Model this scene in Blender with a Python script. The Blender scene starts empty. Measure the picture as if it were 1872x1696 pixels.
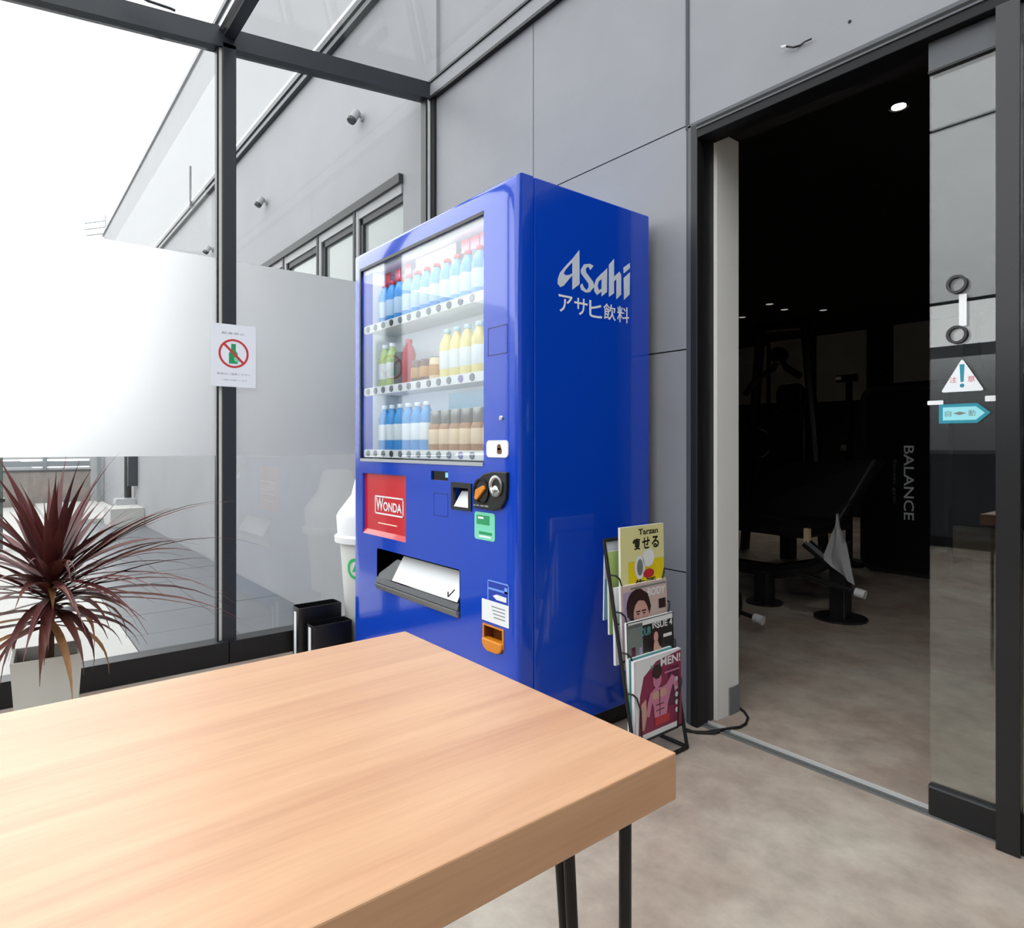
import bpy, bmesh, math, random
from mathutils import Vector, Matrix

rnd = random.Random(11)
S = bpy.context.scene
COL = S.collection

# ------------------------------------------------------------------ camera
F_PX, U0, V0, W_PX, H_PX = 1183.43, 936.0, 814.0, 1872.0, 1696.0
cam_d = bpy.data.cameras.new('camera')
cam = bpy.data.objects.new('camera', cam_d)
COL.objects.link(cam)
cam_d.sensor_fit = 'HORIZONTAL'
cam_d.sensor_width = 36.0
cam_d.lens = 36.0 * F_PX / W_PX
cam_d.shift_x = 0.0
cam_d.shift_y = -(H_PX / 2 - V0) / W_PX
cam_d.clip_start = 0.02
cam_d.clip_end = 300
cam.location = (0, 0, 0.98)
cam.rotation_euler = (math.radians(90), 0, math.radians(90 - 38.8146))
S.camera = cam

# ------------------------------------------------------------------ sky and exposure
SKY = 3.9
wd = bpy.data.worlds.new('overcast_sky')
S.world = wd
wd.use_nodes = True
bg = wd.node_tree.nodes['Background']
bg.inputs['Color'].default_value = (0.985, 0.99, 1.0, 1)
bg.inputs['Strength'].default_value = SKY
S.view_settings.view_transform = 'Standard'
S.view_settings.look = 'None'
S.view_settings.exposure = 0.0
S.view_settings.gamma = 1.0
S.view_settings.use_curve_mapping = False
S.cycles.use_denoising = True
S.cycles.max_bounces = 12
S.cycles.diffuse_bounces = 6
S.cycles.transparent_max_bounces = 24
S.cycles.sample_clamp_indirect = 6.0

# ------------------------------------------------------------------ materials
def lin(c):
    return tuple(((x / 255) / 12.92 if x <= 10 else (((x / 255) + 0.055) / 1.055) ** 2.4) for x in c)

MATS = {}
def mat(name, rgb, rough=0.5, metal=0.0, spec=0.5, coat=0.0, var=0.0, scale=8.0, stretch=(1, 1, 1),
        bump=0.0, bscale=200.0, emit=0.0, alpha=1.0, coat_rough=0.03):
    if name in MATS:
        return MATS[name]
    m = bpy.data.materials.new(name)
    m.use_nodes = True
    nt = m.node_tree
    b = nt.nodes['Principled BSDF']
    L = lin(rgb)
    b.inputs['Base Color'].default_value = (*L, 1)
    b.inputs['Roughness'].default_value = rough
    b.inputs['Metallic'].default_value = metal
    b.inputs['Specular IOR Level'].default_value = spec
    b.inputs['Coat Weight'].default_value = coat
    b.inputs['Coat Roughness'].default_value = coat_rough
    if emit > 0:
        b.inputs['Emission Color'].default_value = (*L, 1)
        b.inputs['Emission Strength'].default_value = emit
    if alpha < 1:
        b.inputs['Alpha'].default_value = alpha
    tc = None
    if var > 0 or bump > 0:
        tc = nt.nodes.new('ShaderNodeTexCoord')
        mp = nt.nodes.new('ShaderNodeMapping')
        mp.inputs['Scale'].default_value = stretch
        nt.links.new(tc.outputs['Object'], mp.inputs['Vector'])
    if var > 0:
        n = nt.nodes.new('ShaderNodeTexNoise')
        n.inputs['Scale'].default_value = scale
        n.inputs['Detail'].default_value = 6
        n.inputs['Roughness'].default_value = 0.6
        nt.links.new(mp.outputs['Vector'], n.inputs['Vector'])
        r = nt.nodes.new('ShaderNodeValToRGB')
        r.color_ramp.elements[0].position = 0.3
        r.color_ramp.elements[1].position = 0.7
        r.color_ramp.elements[0].color = (*[max(0, x * (1 - var)) for x in L], 1)
        r.color_ramp.elements[1].color = (*[min(1, x * (1 + var)) for x in L], 1)
        nt.links.new(n.outputs['Fac'], r.inputs['Fac'])
        nt.links.new(r.outputs['Color'], b.inputs['Base Color'])
    if bump > 0:
        n2 = nt.nodes.new('ShaderNodeTexNoise')
        n2.inputs['Scale'].default_value = bscale
        nt.links.new(mp.outputs['Vector'], n2.inputs['Vector'])
        bp = nt.nodes.new('ShaderNodeBump')
        bp.inputs['Strength'].default_value = bump
        bp.inputs['Distance'].default_value = 0.002
        nt.links.new(n2.outputs['Fac'], bp.inputs['Height'])
        nt.links.new(bp.outputs['Normal'], b.inputs['Normal'])
    MATS[name] = m
    return m

def glass(name, tint=(1, 1, 1), ior=1.5, rough=0.0):
    m = bpy.data.materials.new(name)
    m.use_nodes = True
    nt = m.node_tree
    nt.nodes.clear()
    out = nt.nodes.new('ShaderNodeOutputMaterial')
    mix = nt.nodes.new('ShaderNodeMixShader')
    tr = nt.nodes.new('ShaderNodeBsdfTransparent')
    tr.inputs['Color'].default_value = (*tint, 1)
    gl = nt.nodes.new('ShaderNodeBsdfGlossy')
    gl.inputs['Roughness'].default_value = rough
    lw = nt.nodes.new('ShaderNodeLayerWeight')      # Schlick's law for a thin sheet: the same from both faces
    lw.inputs['Blend'].default_value = 0.5
    pw = nt.nodes.new('ShaderNodeMath'); pw.operation = 'POWER'; pw.inputs[1].default_value = 5.0
    nt.links.new(lw.outputs['Facing'], pw.inputs[0])
    f0 = ((ior - 1) / (ior + 1)) ** 2
    ma = nt.nodes.new('ShaderNodeMath'); ma.operation = 'MULTIPLY_ADD'
    ma.inputs[1].default_value = 1 - f0; ma.inputs[2].default_value = f0
    nt.links.new(pw.outputs[0], ma.inputs[0])
    nt.links.new(ma.outputs[0], mix.inputs['Fac'])
    nt.links.new(tr.outputs['BSDF'], mix.inputs[1])
    nt.links.new(gl.outputs['BSDF'], mix.inputs[2])
    nt.links.new(mix.outputs['Shader'], out.inputs['Surface'])
    MATS[name] = m
    return m

def film_mat(name):
    m = bpy.data.materials.new(name)
    m.use_nodes = True
    nt = m.node_tree
    nt.nodes.clear()
    out = nt.nodes.new('ShaderNodeOutputMaterial')
    mix = nt.nodes.new('ShaderNodeMixShader')
    mix.inputs['Fac'].default_value = 0.15
    a = nt.nodes.new('ShaderNodeBsdfRefraction')          # frosted: what lies behind shows strongly blurred
    a.inputs['Color'].default_value = (0.93, 0.935, 0.94, 1)
    a.inputs['Roughness'].default_value = 0.72
    a.inputs['IOR'].default_value = 1.25
    b = nt.nodes.new('ShaderNodeBsdfDiffuse')
    b.inputs['Color'].default_value = (0.85, 0.85, 0.85, 1)
    nt.links.new(a.outputs['BSDF'], mix.inputs[1])
    nt.links.new(b.outputs['BSDF'], mix.inputs[2])
    nt.links.new(mix.outputs['Shader'], out.inputs['Surface'])
    MATS[name] = m
    return m

def wood_mat(name):
    m = bpy.data.materials.new(name)
    m.use_nodes = True
    nt = m.node_tree
    N = nt.nodes.new
    b = nt.nodes['Principled BSDF']
    tc = N('ShaderNodeTexCoord')
    mp = N('ShaderNodeMapping')
    mp.inputs['Scale'].default_value = (1.0, 0.055, 1.0)
    nt.links.new(tc.outputs['Object'], mp.inputs['Vector'])
    big = N('ShaderNodeTexNoise'); big.inputs['Scale'].default_value = 26; big.inputs['Detail'].default_value = 5; big.inputs['Distortion'].default_value = 0.6
    fine = N('ShaderNodeTexNoise'); fine.inputs['Scale'].default_value = 210; fine.inputs['Detail'].default_value = 3
    nt.links.new(mp.outputs['Vector'], big.inputs['Vector'])
    nt.links.new(mp.outputs['Vector'], fine.inputs['Vector'])
    r = N('ShaderNodeValToRGB')
    e = r.color_ramp.elements
    e[0].position = 0.28; e[0].color = (*lin((198, 147, 110)), 1)
    e[1].position = 0.72; e[1].color = (*lin((219, 173, 133)), 1)
    k = e.new(0.5); k.color = (*lin((210, 162, 122)), 1)
    nt.links.new(big.outputs['Fac'], r.inputs['Fac'])
    r2 = N('ShaderNodeValToRGB')
    r2.color_ramp.elements[0].position = 0.35; r2.color_ramp.elements[0].color = (0.92, 0.90, 0.885, 1)
    r2.color_ramp.elements[1].position = 0.6; r2.color_ramp.elements[1].color = (1, 1, 1, 1)
    nt.links.new(fine.outputs['Fac'], r2.inputs['Fac'])
    mx = N('ShaderNodeMix'); mx.data_type = 'RGBA'; mx.blend_type = 'MULTIPLY'; mx.inputs['Factor'].default_value = 0.8
    nt.links.new(r.outputs['Color'], mx.inputs['A'])
    nt.links.new(r2.outputs['Color'], mx.inputs['B'])
    nt.links.new(mx.outputs['Result'], b.inputs['Base Color'])
    b.inputs['Roughness'].default_value = 0.40
    b.inputs['Specular IOR Level'].default_value = 0.5
    b.inputs['Coat Weight'].default_value = 0.6
    b.inputs['Coat Roughness'].default_value = 0.3
    MATS[name] = m
    return m

def floor_mat(name):
    m = bpy.data.materials.new(name)
    m.use_nodes = True
    nt = m.node_tree
    N = nt.nodes.new
    b = nt.nodes['Principled BSDF']
    tc = N('ShaderNodeTexCoord')
    a = N('ShaderNodeTexNoise'); a.inputs['Scale'].default_value = 8.0; a.inputs['Detail'].default_value = 8; a.inputs['Roughness'].default_value = 0.65
    c = N('ShaderNodeTexNoise'); c.inputs['Scale'].default_value = 2.2; c.inputs['Detail'].default_value = 4
    nt.links.new(tc.outputs['Object'], a.inputs['Vector'])
    nt.links.new(tc.outputs['Object'], c.inputs['Vector'])
    r = N('ShaderNodeValToRGB')
    e = r.color_ramp.elements
    e[0].position = 0.3; e[0].color = (*lin((167, 157, 148)), 1)
    e[1].position = 0.72; e[1].color = (*lin((206, 196, 186)), 1)
    k = e.new(0.5); k.color = (*lin((187, 176, 167)), 1)
    nt.links.new(a.outputs['Fac'], r.inputs['Fac'])
    r2 = N('ShaderNodeValToRGB')
    r2.color_ramp.elements[0].position = 0.35; r2.color_ramp.elements[0].color = (*lin((218, 205, 198)), 1)
    r2.color_ramp.elements[1].position = 0.65; r2.color_ramp.elements[1].color = (*lin((245, 246, 240)), 1)
    nt.links.new(c.outputs['Fac'], r2.inputs['Fac'])
    mx = N('ShaderNodeMix'); mx.data_type = 'RGBA'; mx.blend_type = 'MULTIPLY'; mx.inputs['Factor'].default_value = 1.0
    nt.links.new(r.outputs['Color'], mx.inputs['A'])
    nt.links.new(r2.outputs['Color'], mx.inputs['B'])
    nt.links.new(mx.outputs['Result'], b.inputs['Base Color'])
    b.inputs['Roughness'].default_value = 0.55
    b.inputs['Specular IOR Level'].default_value = 0.35
    MATS[name] = m
    return m

glass('clear_glass', (0.97, 0.982, 0.978))
glass('roof_glass', (0.885, 0.895, 0.895))
glass('door_glass', (0.94, 0.97, 0.96), 1.88)
glass('display_glass', (0.95, 0.97, 0.98), 1.85)
glass('smoky_plastic', (0.45, 0.5, 0.53), 1.5, 0.05)
film_mat('frost_film')
wood_mat('oak_laminate')
floor_mat('mottled_vinyl')
mat('grey_panel', (137, 139, 143), 0.5, var=0.05, scale=3, spec=0.35)
mat('dark_wall', (168, 168, 166), 0.7)
mat('shade_board_grey', (160, 160, 160), 0.7)
mat('joint_dark', (70, 73, 78), 0.8)
mat('facade_grey', (131, 132, 135), 0.75, var=0.05, scale=1.6)
mat('facade_light', (146, 147, 149), 0.7, var=0.03, scale=1.2)
mat('white_paint', (236, 237, 236), 0.6)
mat('white_wall', (240, 240, 237), 0.55)
mat('dark_alu', (44, 49, 54), 0.42, spec=0.4)
mat('black_alu', (24, 25, 27), 0.45, spec=0.4)
mat('grey_alu', (74, 77, 82), 0.4, spec=0.45)
mat('post_grey', (28, 29, 31), 0.25, spec=0.45)
mat('silver_alu', (190, 194, 198), 0.35, metal=0.7)
mat('blue_paint', (8, 66, 190), 0.14, coat=0.6, spec=0.5)
mat('blue_dark', (6, 34, 110), 0.3)
mat('black_plastic', (14, 14, 15), 0.38)
mat('black_gloss', (10, 10, 11), 0.12)
mat('white_plastic', (236, 238, 238), 0.35)
mat('offwhite_plastic', (214, 216, 212), 0.4)
mat('display_white', (226, 232, 236), 0.5)
mat('button_grey', (112, 120, 128), 0.3)
mat('button_dark', (52, 58, 64), 0.3)
mat('button_violet', (132, 122, 178), 0.3)
mat('lamp_tube', (245, 250, 255), 0.4, emit=16)
mat('rail_white', (158, 160, 162), 0.7)
mat('red_plastic', (206, 30, 42), 0.25, coat=0.4)
mat('print_white', (232, 236, 240), 0.5)
mat('logo_silver', (205, 214, 226), 0.4)
mat('print_black', (26, 24, 22), 0.5)
mat('print_red', (196, 52, 52), 0.5)
mat('print_green', (34, 150, 92), 0.5)
mat('print_mint', (120, 214, 180), 0.5)
mat('print_teal', (26, 138, 160), 0.5)
mat('print_cyan', (150, 224, 232), 0.5)
mat('print_cream', (245, 226, 205), 0.6)
mat('print_grey', (120, 124, 126), 0.5)
mat('sticker_blue', (28, 60, 170), 0.4)
mat('sticker_pale', (120, 160, 235), 0.4)
mat('orange_plastic', (214, 132, 30), 0.3)
mat('brown_plastic', (120, 62, 26), 0.3)
mat('steel', (196, 196, 194), 0.25, metal=1.0)
mat('leaf_burgundy', (92, 44, 44), 0.42, var=0.3, scale=6)
mat('leaf_brown', (112, 66, 56), 0.45, var=0.3, scale=6)
mat('leaf_dry', (168, 122, 78), 0.6, var=0.3, scale=20)
mat('soil', (54, 42, 34), 0.9, var=0.3, scale=60)
mat('stem_bark', (98, 72, 52), 0.85, var=0.3, scale=40)
mat('pot_white', (205, 207, 200), 0.5)
mat('pave_dark', (86, 90, 95), 0.35, var=0.1, scale=5)
mat('concrete_light', (164, 163, 160), 0.85, var=0.06, scale=2)
mat('asphalt', (84, 85, 88), 0.85, var=0.1, scale=20)
mat('concrete_warm', (128, 121, 116), 0.85, var=0.12, scale=6, stretch=(0.2, 1, 1))
mat('window_glass', (134, 141, 139), 0.1, spec=0.3)
mat('frame_black', (13, 14, 16), 0.5, spec=0.25)
mat('gym_black', (10, 10, 11), 0.8)
mat('gym_panel', (186, 186, 178), 0.8)
mat('gym_metal', (34, 35, 38), 0.4)
mat('gym_pad', (20, 20, 23), 0.45)
mat('gym_shroud', (18, 19, 23), 0.3)
mat('chrome', (210, 210, 212), 0.15, metal=1.0)
mat('towel_grey', (176, 176, 180), 0.95, bump=0.3, bscale=300)
mat('lamp_on', (255, 244, 224), 0.5, emit=14)
mat('lamp_dim', (255, 248, 236), 0.5, emit=0.35)
mat('can_blue', (64, 152, 214), 0.3)
mat('can_pale', (196, 220, 238), 0.3)
mat('can_red', (182, 40, 54), 0.3)
mat('can_green', (60, 140, 84), 0.3)
mat('can_leaf', (176, 200, 120), 0.3)
mat('can_black', (44, 50, 40), 0.3)
mat('can_gold', (196, 142, 62), 0.3)
mat('can_brown', (104, 62, 40), 0.3)
mat('can_bronze', (168, 118, 66), 0.3)
mat('can_cream', (230, 206, 168), 0.3)
mat('can_yellow', (236, 222, 150), 0.3)
mat('can_silver', (150, 148, 142), 0.3, metal=0.6)
mat('can_white', (235, 240, 242), 0.3)
mat('mag_yellow', (232, 208, 30), 0.35)
mat('mag_lemon', (226, 222, 160), 0.35)
mat('mag_pinkbeige', (206, 182, 176), 0.35)
mat('mag_lilac', (172, 156, 186), 0.35)
mat('mag_dark', (40, 42, 40), 0.3)
mat('mag_slate', (120, 128, 126), 0.35)
mat('mag_magenta', (138, 40, 78), 0.3)
mat('mag_plum', (96, 34, 66), 0.3)
mat('mag_teal', (94, 164, 166), 0.35)
mat('mag_sky', (150, 186, 204), 0.35)
mat('paper_white', (230, 232, 234), 0.6)
mat('skin_print', (206, 160, 146), 0.35)
mat('skin_pink', (202, 128, 160), 0.35)
mat('hair_print', (52, 34, 34), 0.35)
mat('mag_scarlet', (190, 50, 62), 0.35)
mat('track_metal', (225, 225, 222), 0.4, metal=0.2)
mat('dull_metal', (128, 130, 128), 0.45, metal=0.3)
mat('fence_dark', (70, 82, 78), 0.6)
mat('fence_grey', (120, 126, 130), 0.6)
mat('green_mark', (40, 190, 92), 0.5)
mat('rubber', (18, 18, 19), 0.6)

# ------------------------------------------------------------------ mesh helpers
class MB:
    """collects shapes in world coordinates; build() links them as ONE mesh object"""
    def __init__(self):
        self.v, self.f, self.mi = [], [], []
        self.cur = 0
    def add(self, vs, fs):
        o = len(self.v)
        self.v += [tuple(p) for p in vs]
        for q in fs:
            self.f.append(tuple(i + o for i in q))
            self.mi.append(self.cur)
        return self
    def m(self, i):
        self.cur = i
        return self
    def box(self, x0, x1, y0, y1, z0, z1):
        v = [(x0, y0, z0), (x1, y0, z0), (x1, y1, z0), (x0, y1, z0), (x0, y0, z1), (x1, y0, z1), (x1, y1, z1), (x0, y1, z1)]
        return self.add(v, [(0, 3, 2, 1), (4, 5, 6, 7), (0, 1, 5, 4), (1, 2, 6, 5), (2, 3, 7, 6), (3, 0, 4, 7)])
    def hexa(self, lo, hi):
        """8-point solid: four lower points, four upper points, both counter-clockwise from above"""
        return self.add(list(lo) + list(hi), [(0, 3, 2, 1), (4, 5, 6, 7), (0, 1, 5, 4), (1, 2, 6, 5), (2, 3, 7, 6), (3, 0, 4, 7)])
    def tube(self, pts, r, seg=8, r2=None):
        pts = [Vector(p) for p in pts]
        n = len(pts)
        rings = []
        up = None
        for i, p in enumerate(pts):
            if i == 0: t = pts[1] - p
            elif i == n - 1: t = p - pts[i - 1]
            else: t = (pts[i + 1] - p).normalized() + (p - pts[i - 1]).normalized()
            t.normalize()
            if up is None or abs(up.dot(t)) > 0.95:
                up = Vector((0, 0, 1)) if abs(t.z) < 0.9 else Vector((1, 0, 0))
            a = t.cross(up).normalized()
            b = a.cross(t).normalized()
            up = b
            rr = r if r2 is None else r + (r2 - r) * i / (n - 1)
            rings.append([p + a * (rr * math.cos(2 * math.pi * k / seg)) + b * (rr * math.sin(2 * math.pi * k / seg)) for k in range(seg)])
        vs = [q for ring in rings for q in ring]
        fs = []
        for i in range(n - 1):
            for k in range(seg):
                k2 = (k + 1) % seg
                fs.append((i * seg + k, (i + 1) * seg + k, (i + 1) * seg + k2, i * seg + k2))
        fs.append(tuple(range(seg)))
        fs.append(tuple((n - 1) * seg + k for k in reversed(range(seg))))
        return self.add(vs, fs)
    def lathe(self, prof, c=(0, 0, 0), seg=20, axis='z', cap=True):
        vs, fs = [], []
        for r, h in prof:
            for k in range(seg):
                a = 2 * math.pi * k / seg
                x, y = r * math.cos(a), r * math.sin(a)
                if axis == 'z': p = (x, y, h)
                elif axis == 'y': p = (x, h, y)
                else: p = (h, x, y)
                vs.append((p[0] + c[0], p[1] + c[1], p[2] + c[2]))
        for i in range(len(prof) - 1):
            for k in range(seg):
                k2 = (k + 1) % seg
                q = (i * seg + k, i * seg + k2, (i + 1) * seg + k2, (i + 1) * seg + k)
                fs.append(q if axis != 'y' else q[::-1])
        if cap:
            a = tuple(reversed(range(seg)))
            b = tuple((len(prof) - 1) * seg + k for k in range(seg))
            fs.append(a if axis != 'y' else a[::-1])
            fs.append(b if axis != 'y' else b[::-1])
        return self.add(vs, fs)
    def slab(self, poly, pos, th, facing):
        """a flat polygon with thickness. facing '-y': poly in (x, z), front at y=pos; '+x': poly in (y, z), front at x=pos; '+z': poly (x, y)"""
        area = sum(poly[i][0] * poly[(i + 1) % len(poly)][1] - poly[(i + 1) % len(poly)][0] * poly[i][1] for i in range(len(poly)))
        if area < 0: poly = poly[::-1]
        n = len(poly)
        if facing == '-y': fr = [(a, pos, b) for a, b in poly]; bk = [(a, pos + th, b) for a, b in poly]
        elif facing == '+x': fr = [(pos, a, b) for a, b in poly]; bk = [(pos - th, a, b) for a, b in poly]
        else: fr = [(a, b, pos) for a, b in poly]; bk = [(a, b, pos - th) for a, b in poly]
        fs = [tuple(range(n)), tuple(n + k for k in reversed(range(n)))]
        for k in range(n):
            k2 = (k + 1) % n
            fs.append((k, n + k, n + k2, k2))
        return self.add(fr + bk, fs)
    def build(self, name, mats, parent=None, bevel=0.0, smooth=False, bseg=2, origin=None):
        off = Vector((0, 0, 0))
        p = parent
        while p is not None:
            off += p.location
            p = p.parent
        if origin is not None and parent is None:
            off = Vector(origin)
        me = bpy.data.meshes.new(name)
        me.from_pydata([(Vector(q) - off) for q in self.v], [], self.f)
        if not isinstance(mats, (list, tuple)): mats = [mats]
        for k in mats: me.materials.append(MATS[k])
        if len(mats) > 1: me.polygons.foreach_set('material_index', self.mi)
        me.update()
        o = bpy.data.objects.new(name, me)
        COL.objects.link(o)
        if parent is not None: o.parent = parent
        elif origin is not None: o.location = off
        if bevel > 0:
            bm = bmesh.new(); bm.from_mesh(me)
            bmesh.ops.remove_doubles(bm, verts=bm.verts, dist=1e-6)
            es = [e for e in bm.edges if len(e.link_faces) == 2 and e.calc_face_angle(0) > 0.5]
            bmesh.ops.bevel(bm, geom=es, offset=bevel, segments=bseg, affect='EDGES', profile=0.5, clamp_overlap=True)
            bm.to_mesh(me); bm.free()
        if smooth:
            me.shade_auto_smooth() if hasattr(me, 'shade_auto_smooth') else None
            for poly in me.polygons: poly.use_smooth = True
            try: me.set_sharp_from_angle(angle=math.radians(40))
            except Exception: pass
        return o

def thing(name, label, cat, loc, group=None):
    o = bpy.data.objects.new(name, None)
    o.empty_display_size = 0.1
    COL.objects.link(o)
    o.location = loc
    o['label'] = label; o['category'] = cat
    if group: o['group'] = group
    return o

def tag(o, label, cat, group=None):
    o['label'] = label; o['category'] = cat
    if group: o['group'] = group
    return o

def struct(o):
    o['kind'] = 'structure'
    return o

def sempty(name, loc=(0, 0, 0)):
    o = bpy.data.objects.new(name, None)
    COL.objects.link(o)
    o.location = loc
    return struct(o)

def copy_tree(o, parent=None):
    c = o.copy(); COL.objects.link(c)
    if parent is not None: c.parent = parent
    for ch in list(o.children): copy_tree(ch, c)
    return c

TXT = {}
def text_pts(s, seg=3, bold=0.0):
    if (s, bold) in TXT: return TXT[(s, bold)]
    cu = bpy.data.curves.new('text', 'FONT')
    cu.body = s; cu.resolution_u = seg; cu.offset = bold
    o = bpy.data.objects.new('text', cu)
    COL.objects.link(o)
    bpy.context.view_layer.update()
    me = bpy.data.meshes.new_from_object(o.evaluated_get(bpy.context.evaluated_depsgraph_get()))
    v = [(p.co.x, p.co.y) for p in me.vertices]
    f = [tuple(p.vertices) for p in me.polygons]
    bpy.data.objects.remove(o); bpy.data.curves.remove(cu); bpy.data.meshes.remove(me)
    TXT[(s, bold)] = (v, f)
    return v, f

def text_in(mb, s, a0, a1, b0, b1, pos, facing, rot=0, shear=0.0, bold=0.0):
    """writing fitted in the rectangle a0..a1 x b0..b1 of a plane; facing as in slab; rot=90: reads downwards"""
    v, f = text_pts(s, bold=bold)
    if rot: v = [(y, -x) for x, y in v]
    x0, x1 = min(p[0] for p in v), max(p[0] for p in v)
    y0, y1 = min(p[1] for p in v), max(p[1] for p in v)
    w = []
    for x, y in v:
        a = a0 + (x - x0) / (x1 - x0) * (a1 - a0)
        b = b0 + (y - y0) / (y1 - y0) * (b1 - b0) + shear * (a - a0)
        w.append((a, pos, b) if facing == '-y' else (pos, a, b))
    return mb.add(w, f)

def rrect(a0, a1, b0, b1, r, n=5):
    out = []
    for cx, cy, s in ((a1 - r, b1 - r, 0), (a0 + r, b1 - r, 90), (a0 + r, b0 + r, 180), (a1 - r, b0 + r, 270)):
        for k in range(n + 1):
            t = math.radians(s + 90 * k / n)
            out.append((cx + r * math.cos(t), cy + r * math.sin(t)))
    return out

def circ(a, b, r, n=20):
    return [(a + r * math.cos(2 * math.pi * k / n), b + r * math.sin(2 * math.pi * k / n)) for k in range(n)]

def plate_with_holes(mb, x0, x1, z0, z1, yf, yb, holes):
    """upright plate, front at yf, back at yb, with rectangular holes (xa, xb, za, zb, depth_to_y)"""
    xs = sorted({x0, x1, *[h[0] for h in holes], *[h[1] for h in holes]})
    zs = sorted({z0, z1, *[h[2] for h in holes], *[h[3] for h in holes]})
    def inside(cx, cz): return any(h[0] < cx < h[1] and h[2] < cz < h[3] for h in holes)
    idx = {}; v = []
    for y in (yf, yb):
        for i, x in enumerate(xs):
            for j, z in enumerate(zs):
                idx[(y, i, j)] = len(v); v.append((x, y, z))
    f = []
    nx, nz = len(xs) - 1, len(zs) - 1
    solid = {(i, j) for i in range(nx) for j in range(nz) if not inside((xs[i] + xs[i + 1]) / 2, (zs[j] + zs[j + 1]) / 2)}
    for i, j in solid:
        f.append((idx[(yf, i, j)], idx[(yf, i + 1, j)], idx[(yf, i + 1, j + 1)], idx[(yf, i, j + 1)]))
        f.append((idx[(yb, i, j)], idx[(yb, i, j + 1)], idx[(yb, i + 1, j + 1)], idx[(yb, i + 1, j)]))
        for di, dj, a, b in ((-1, 0, (i, j), (i, j + 1)), (1, 0, (i + 1, j + 1), (i + 1, j)), (0, -1, (i + 1, j), (i, j)), (0, 1, (i, j + 1), (i + 1, j + 1))):
            if (i + di, j + dj) not in solid:
                f.append((idx[(yf, *a)], idx[(yf, *b)], idx[(yb, *b)], idx[(yb, *a)]))
    return mb.add(v, f)

# ================================================================== THE SETTING
WY = 1.917        # the grey wall's face
PX = -3.10        # the glass side's inner face
EX = 1.6          # how far the vestibule goes to the right

struct(MB().box(PX - 0.06, EX, -3.35, 1.93, -0.3, 0.0).build('floor', 'mottled_vinyl'))
struct(MB().box(-6.5, EX, 1.985, 9.3, -0.3, 0.0).build('floor_gym', 'mottled_vinyl'))
# metal threshold between the two floors, with its running grooves
t1 = struct(MB().box(-1.40, EX, 1.93, 1.985, -0.3, -0.006).build('trim_1', 'joint_dark'))
for y0, y1 in ((1.931, 1.942), (1.950, 1.957), (1.9775, 1.9815)):
    MB().box(-1.40, EX, y0, y1, -0.006, 0.005 if y0 > 1.97 else 0.003).build('track_rail', 'track_metal' if y0 > 1.97 else 'dull_metal', t1)

# ground outside
gd = struct(MB().box(-70, 30, -60, 1.917, -0.6, -0.33).build('ground', 'asphalt'))
for i in range(16):
    for j in range(2):
        x1 = -3.17 - i * 0.6; y1 = 1.915 - j * 0.6
        g = 0.0025
        MB().box(x1 - 0.6 + g, x1 - g, y1 - 0.6 + g, y1 - g, -0.33, -0.30 + rnd.uniform(-.0012, .0012)).build('paving_tile', 'pave_dark', gd)
MB().box(-16.9, -3.17, -.45, 0.713, -0.33, -0.302).build('concrete_apron', 'concrete_light', gd)
MB().box(-3.1, 1.7, -5.0, -3.355, -0.33, -0.02).build('entrance_step', 'concrete_light', gd)
struct(MB().box(-14, 8, -9.3, -9.0, -.33, 2.7).build('wall_opposite', 'grey_alu'))
MB().box(-16.9, -12.75, 0.72, 1.9, -0.33, -0.24).build('kerb', 'concrete_light', gd)

# back wall: panels with recessed joints
wb = sempty('wall_back', (0, WY, 0))
def panel(x0, x1, z0, z1): MB().box(x0 + .0025, x1 - .0025, WY, WY + 0.03, z0 + .0025, z1 - .0025).build('panel', 'grey_panel', wb)
for x0, x1 in ((-3.05, -2.229), (-2.229, -1.3925)):
    for z0, z1 in ((0.0, 0.53), (0.53, 1.32), (1.32, 2.11), (2.11, 2.90)):
        panel(x0, x1, z0, z1)
for x0, x1 in ((-1.3925, 0.25), (0.25, EX)):
    panel(x0, x1, 2.105, 2.90)
MB().box(-3.05, -1.3725, WY + .03, WY + 0.09, 0, 2.9).build('joint_backing', 'joint_dark', wb)
MB().box(-1.3725, EX, WY + .03, WY + 0.09, 2.105, 2.9).build('joint_backing', 'joint_dark', wb)
MB().box(-1.399, -1.386, WY - 0.004, WY, 2.095, 2.90).build('joint_strip', 'joint_dark', wb)
MB().box(-1.397, -1.388, WY - 0.002, WY, 0.0, 2.095).build('joint_strip', 'joint_dark', wb)
struct(MB().box(-1.386, -1.374, WY - 0.008, WY, 0, 2.10).box(-1.386, EX, WY - 0.008, WY, 2.094, 2.106).build('trim_2', 'grey_alu'))

# flashing where the glass roof meets the wall
fl = struct(MB().box(PX, EX, WY - 0.022, WY, 2.912, 2.985).build('trim_3', 'grey_panel'))
MB().box(PX, EX, WY - 0.026, WY, 2.896, 2.912).build('gasket', 'black_alu', fl)
MB().box(PX, EX, WY - 0.03, WY, 2.985, 2.998).build('gasket', 'black_alu', fl)

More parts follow.
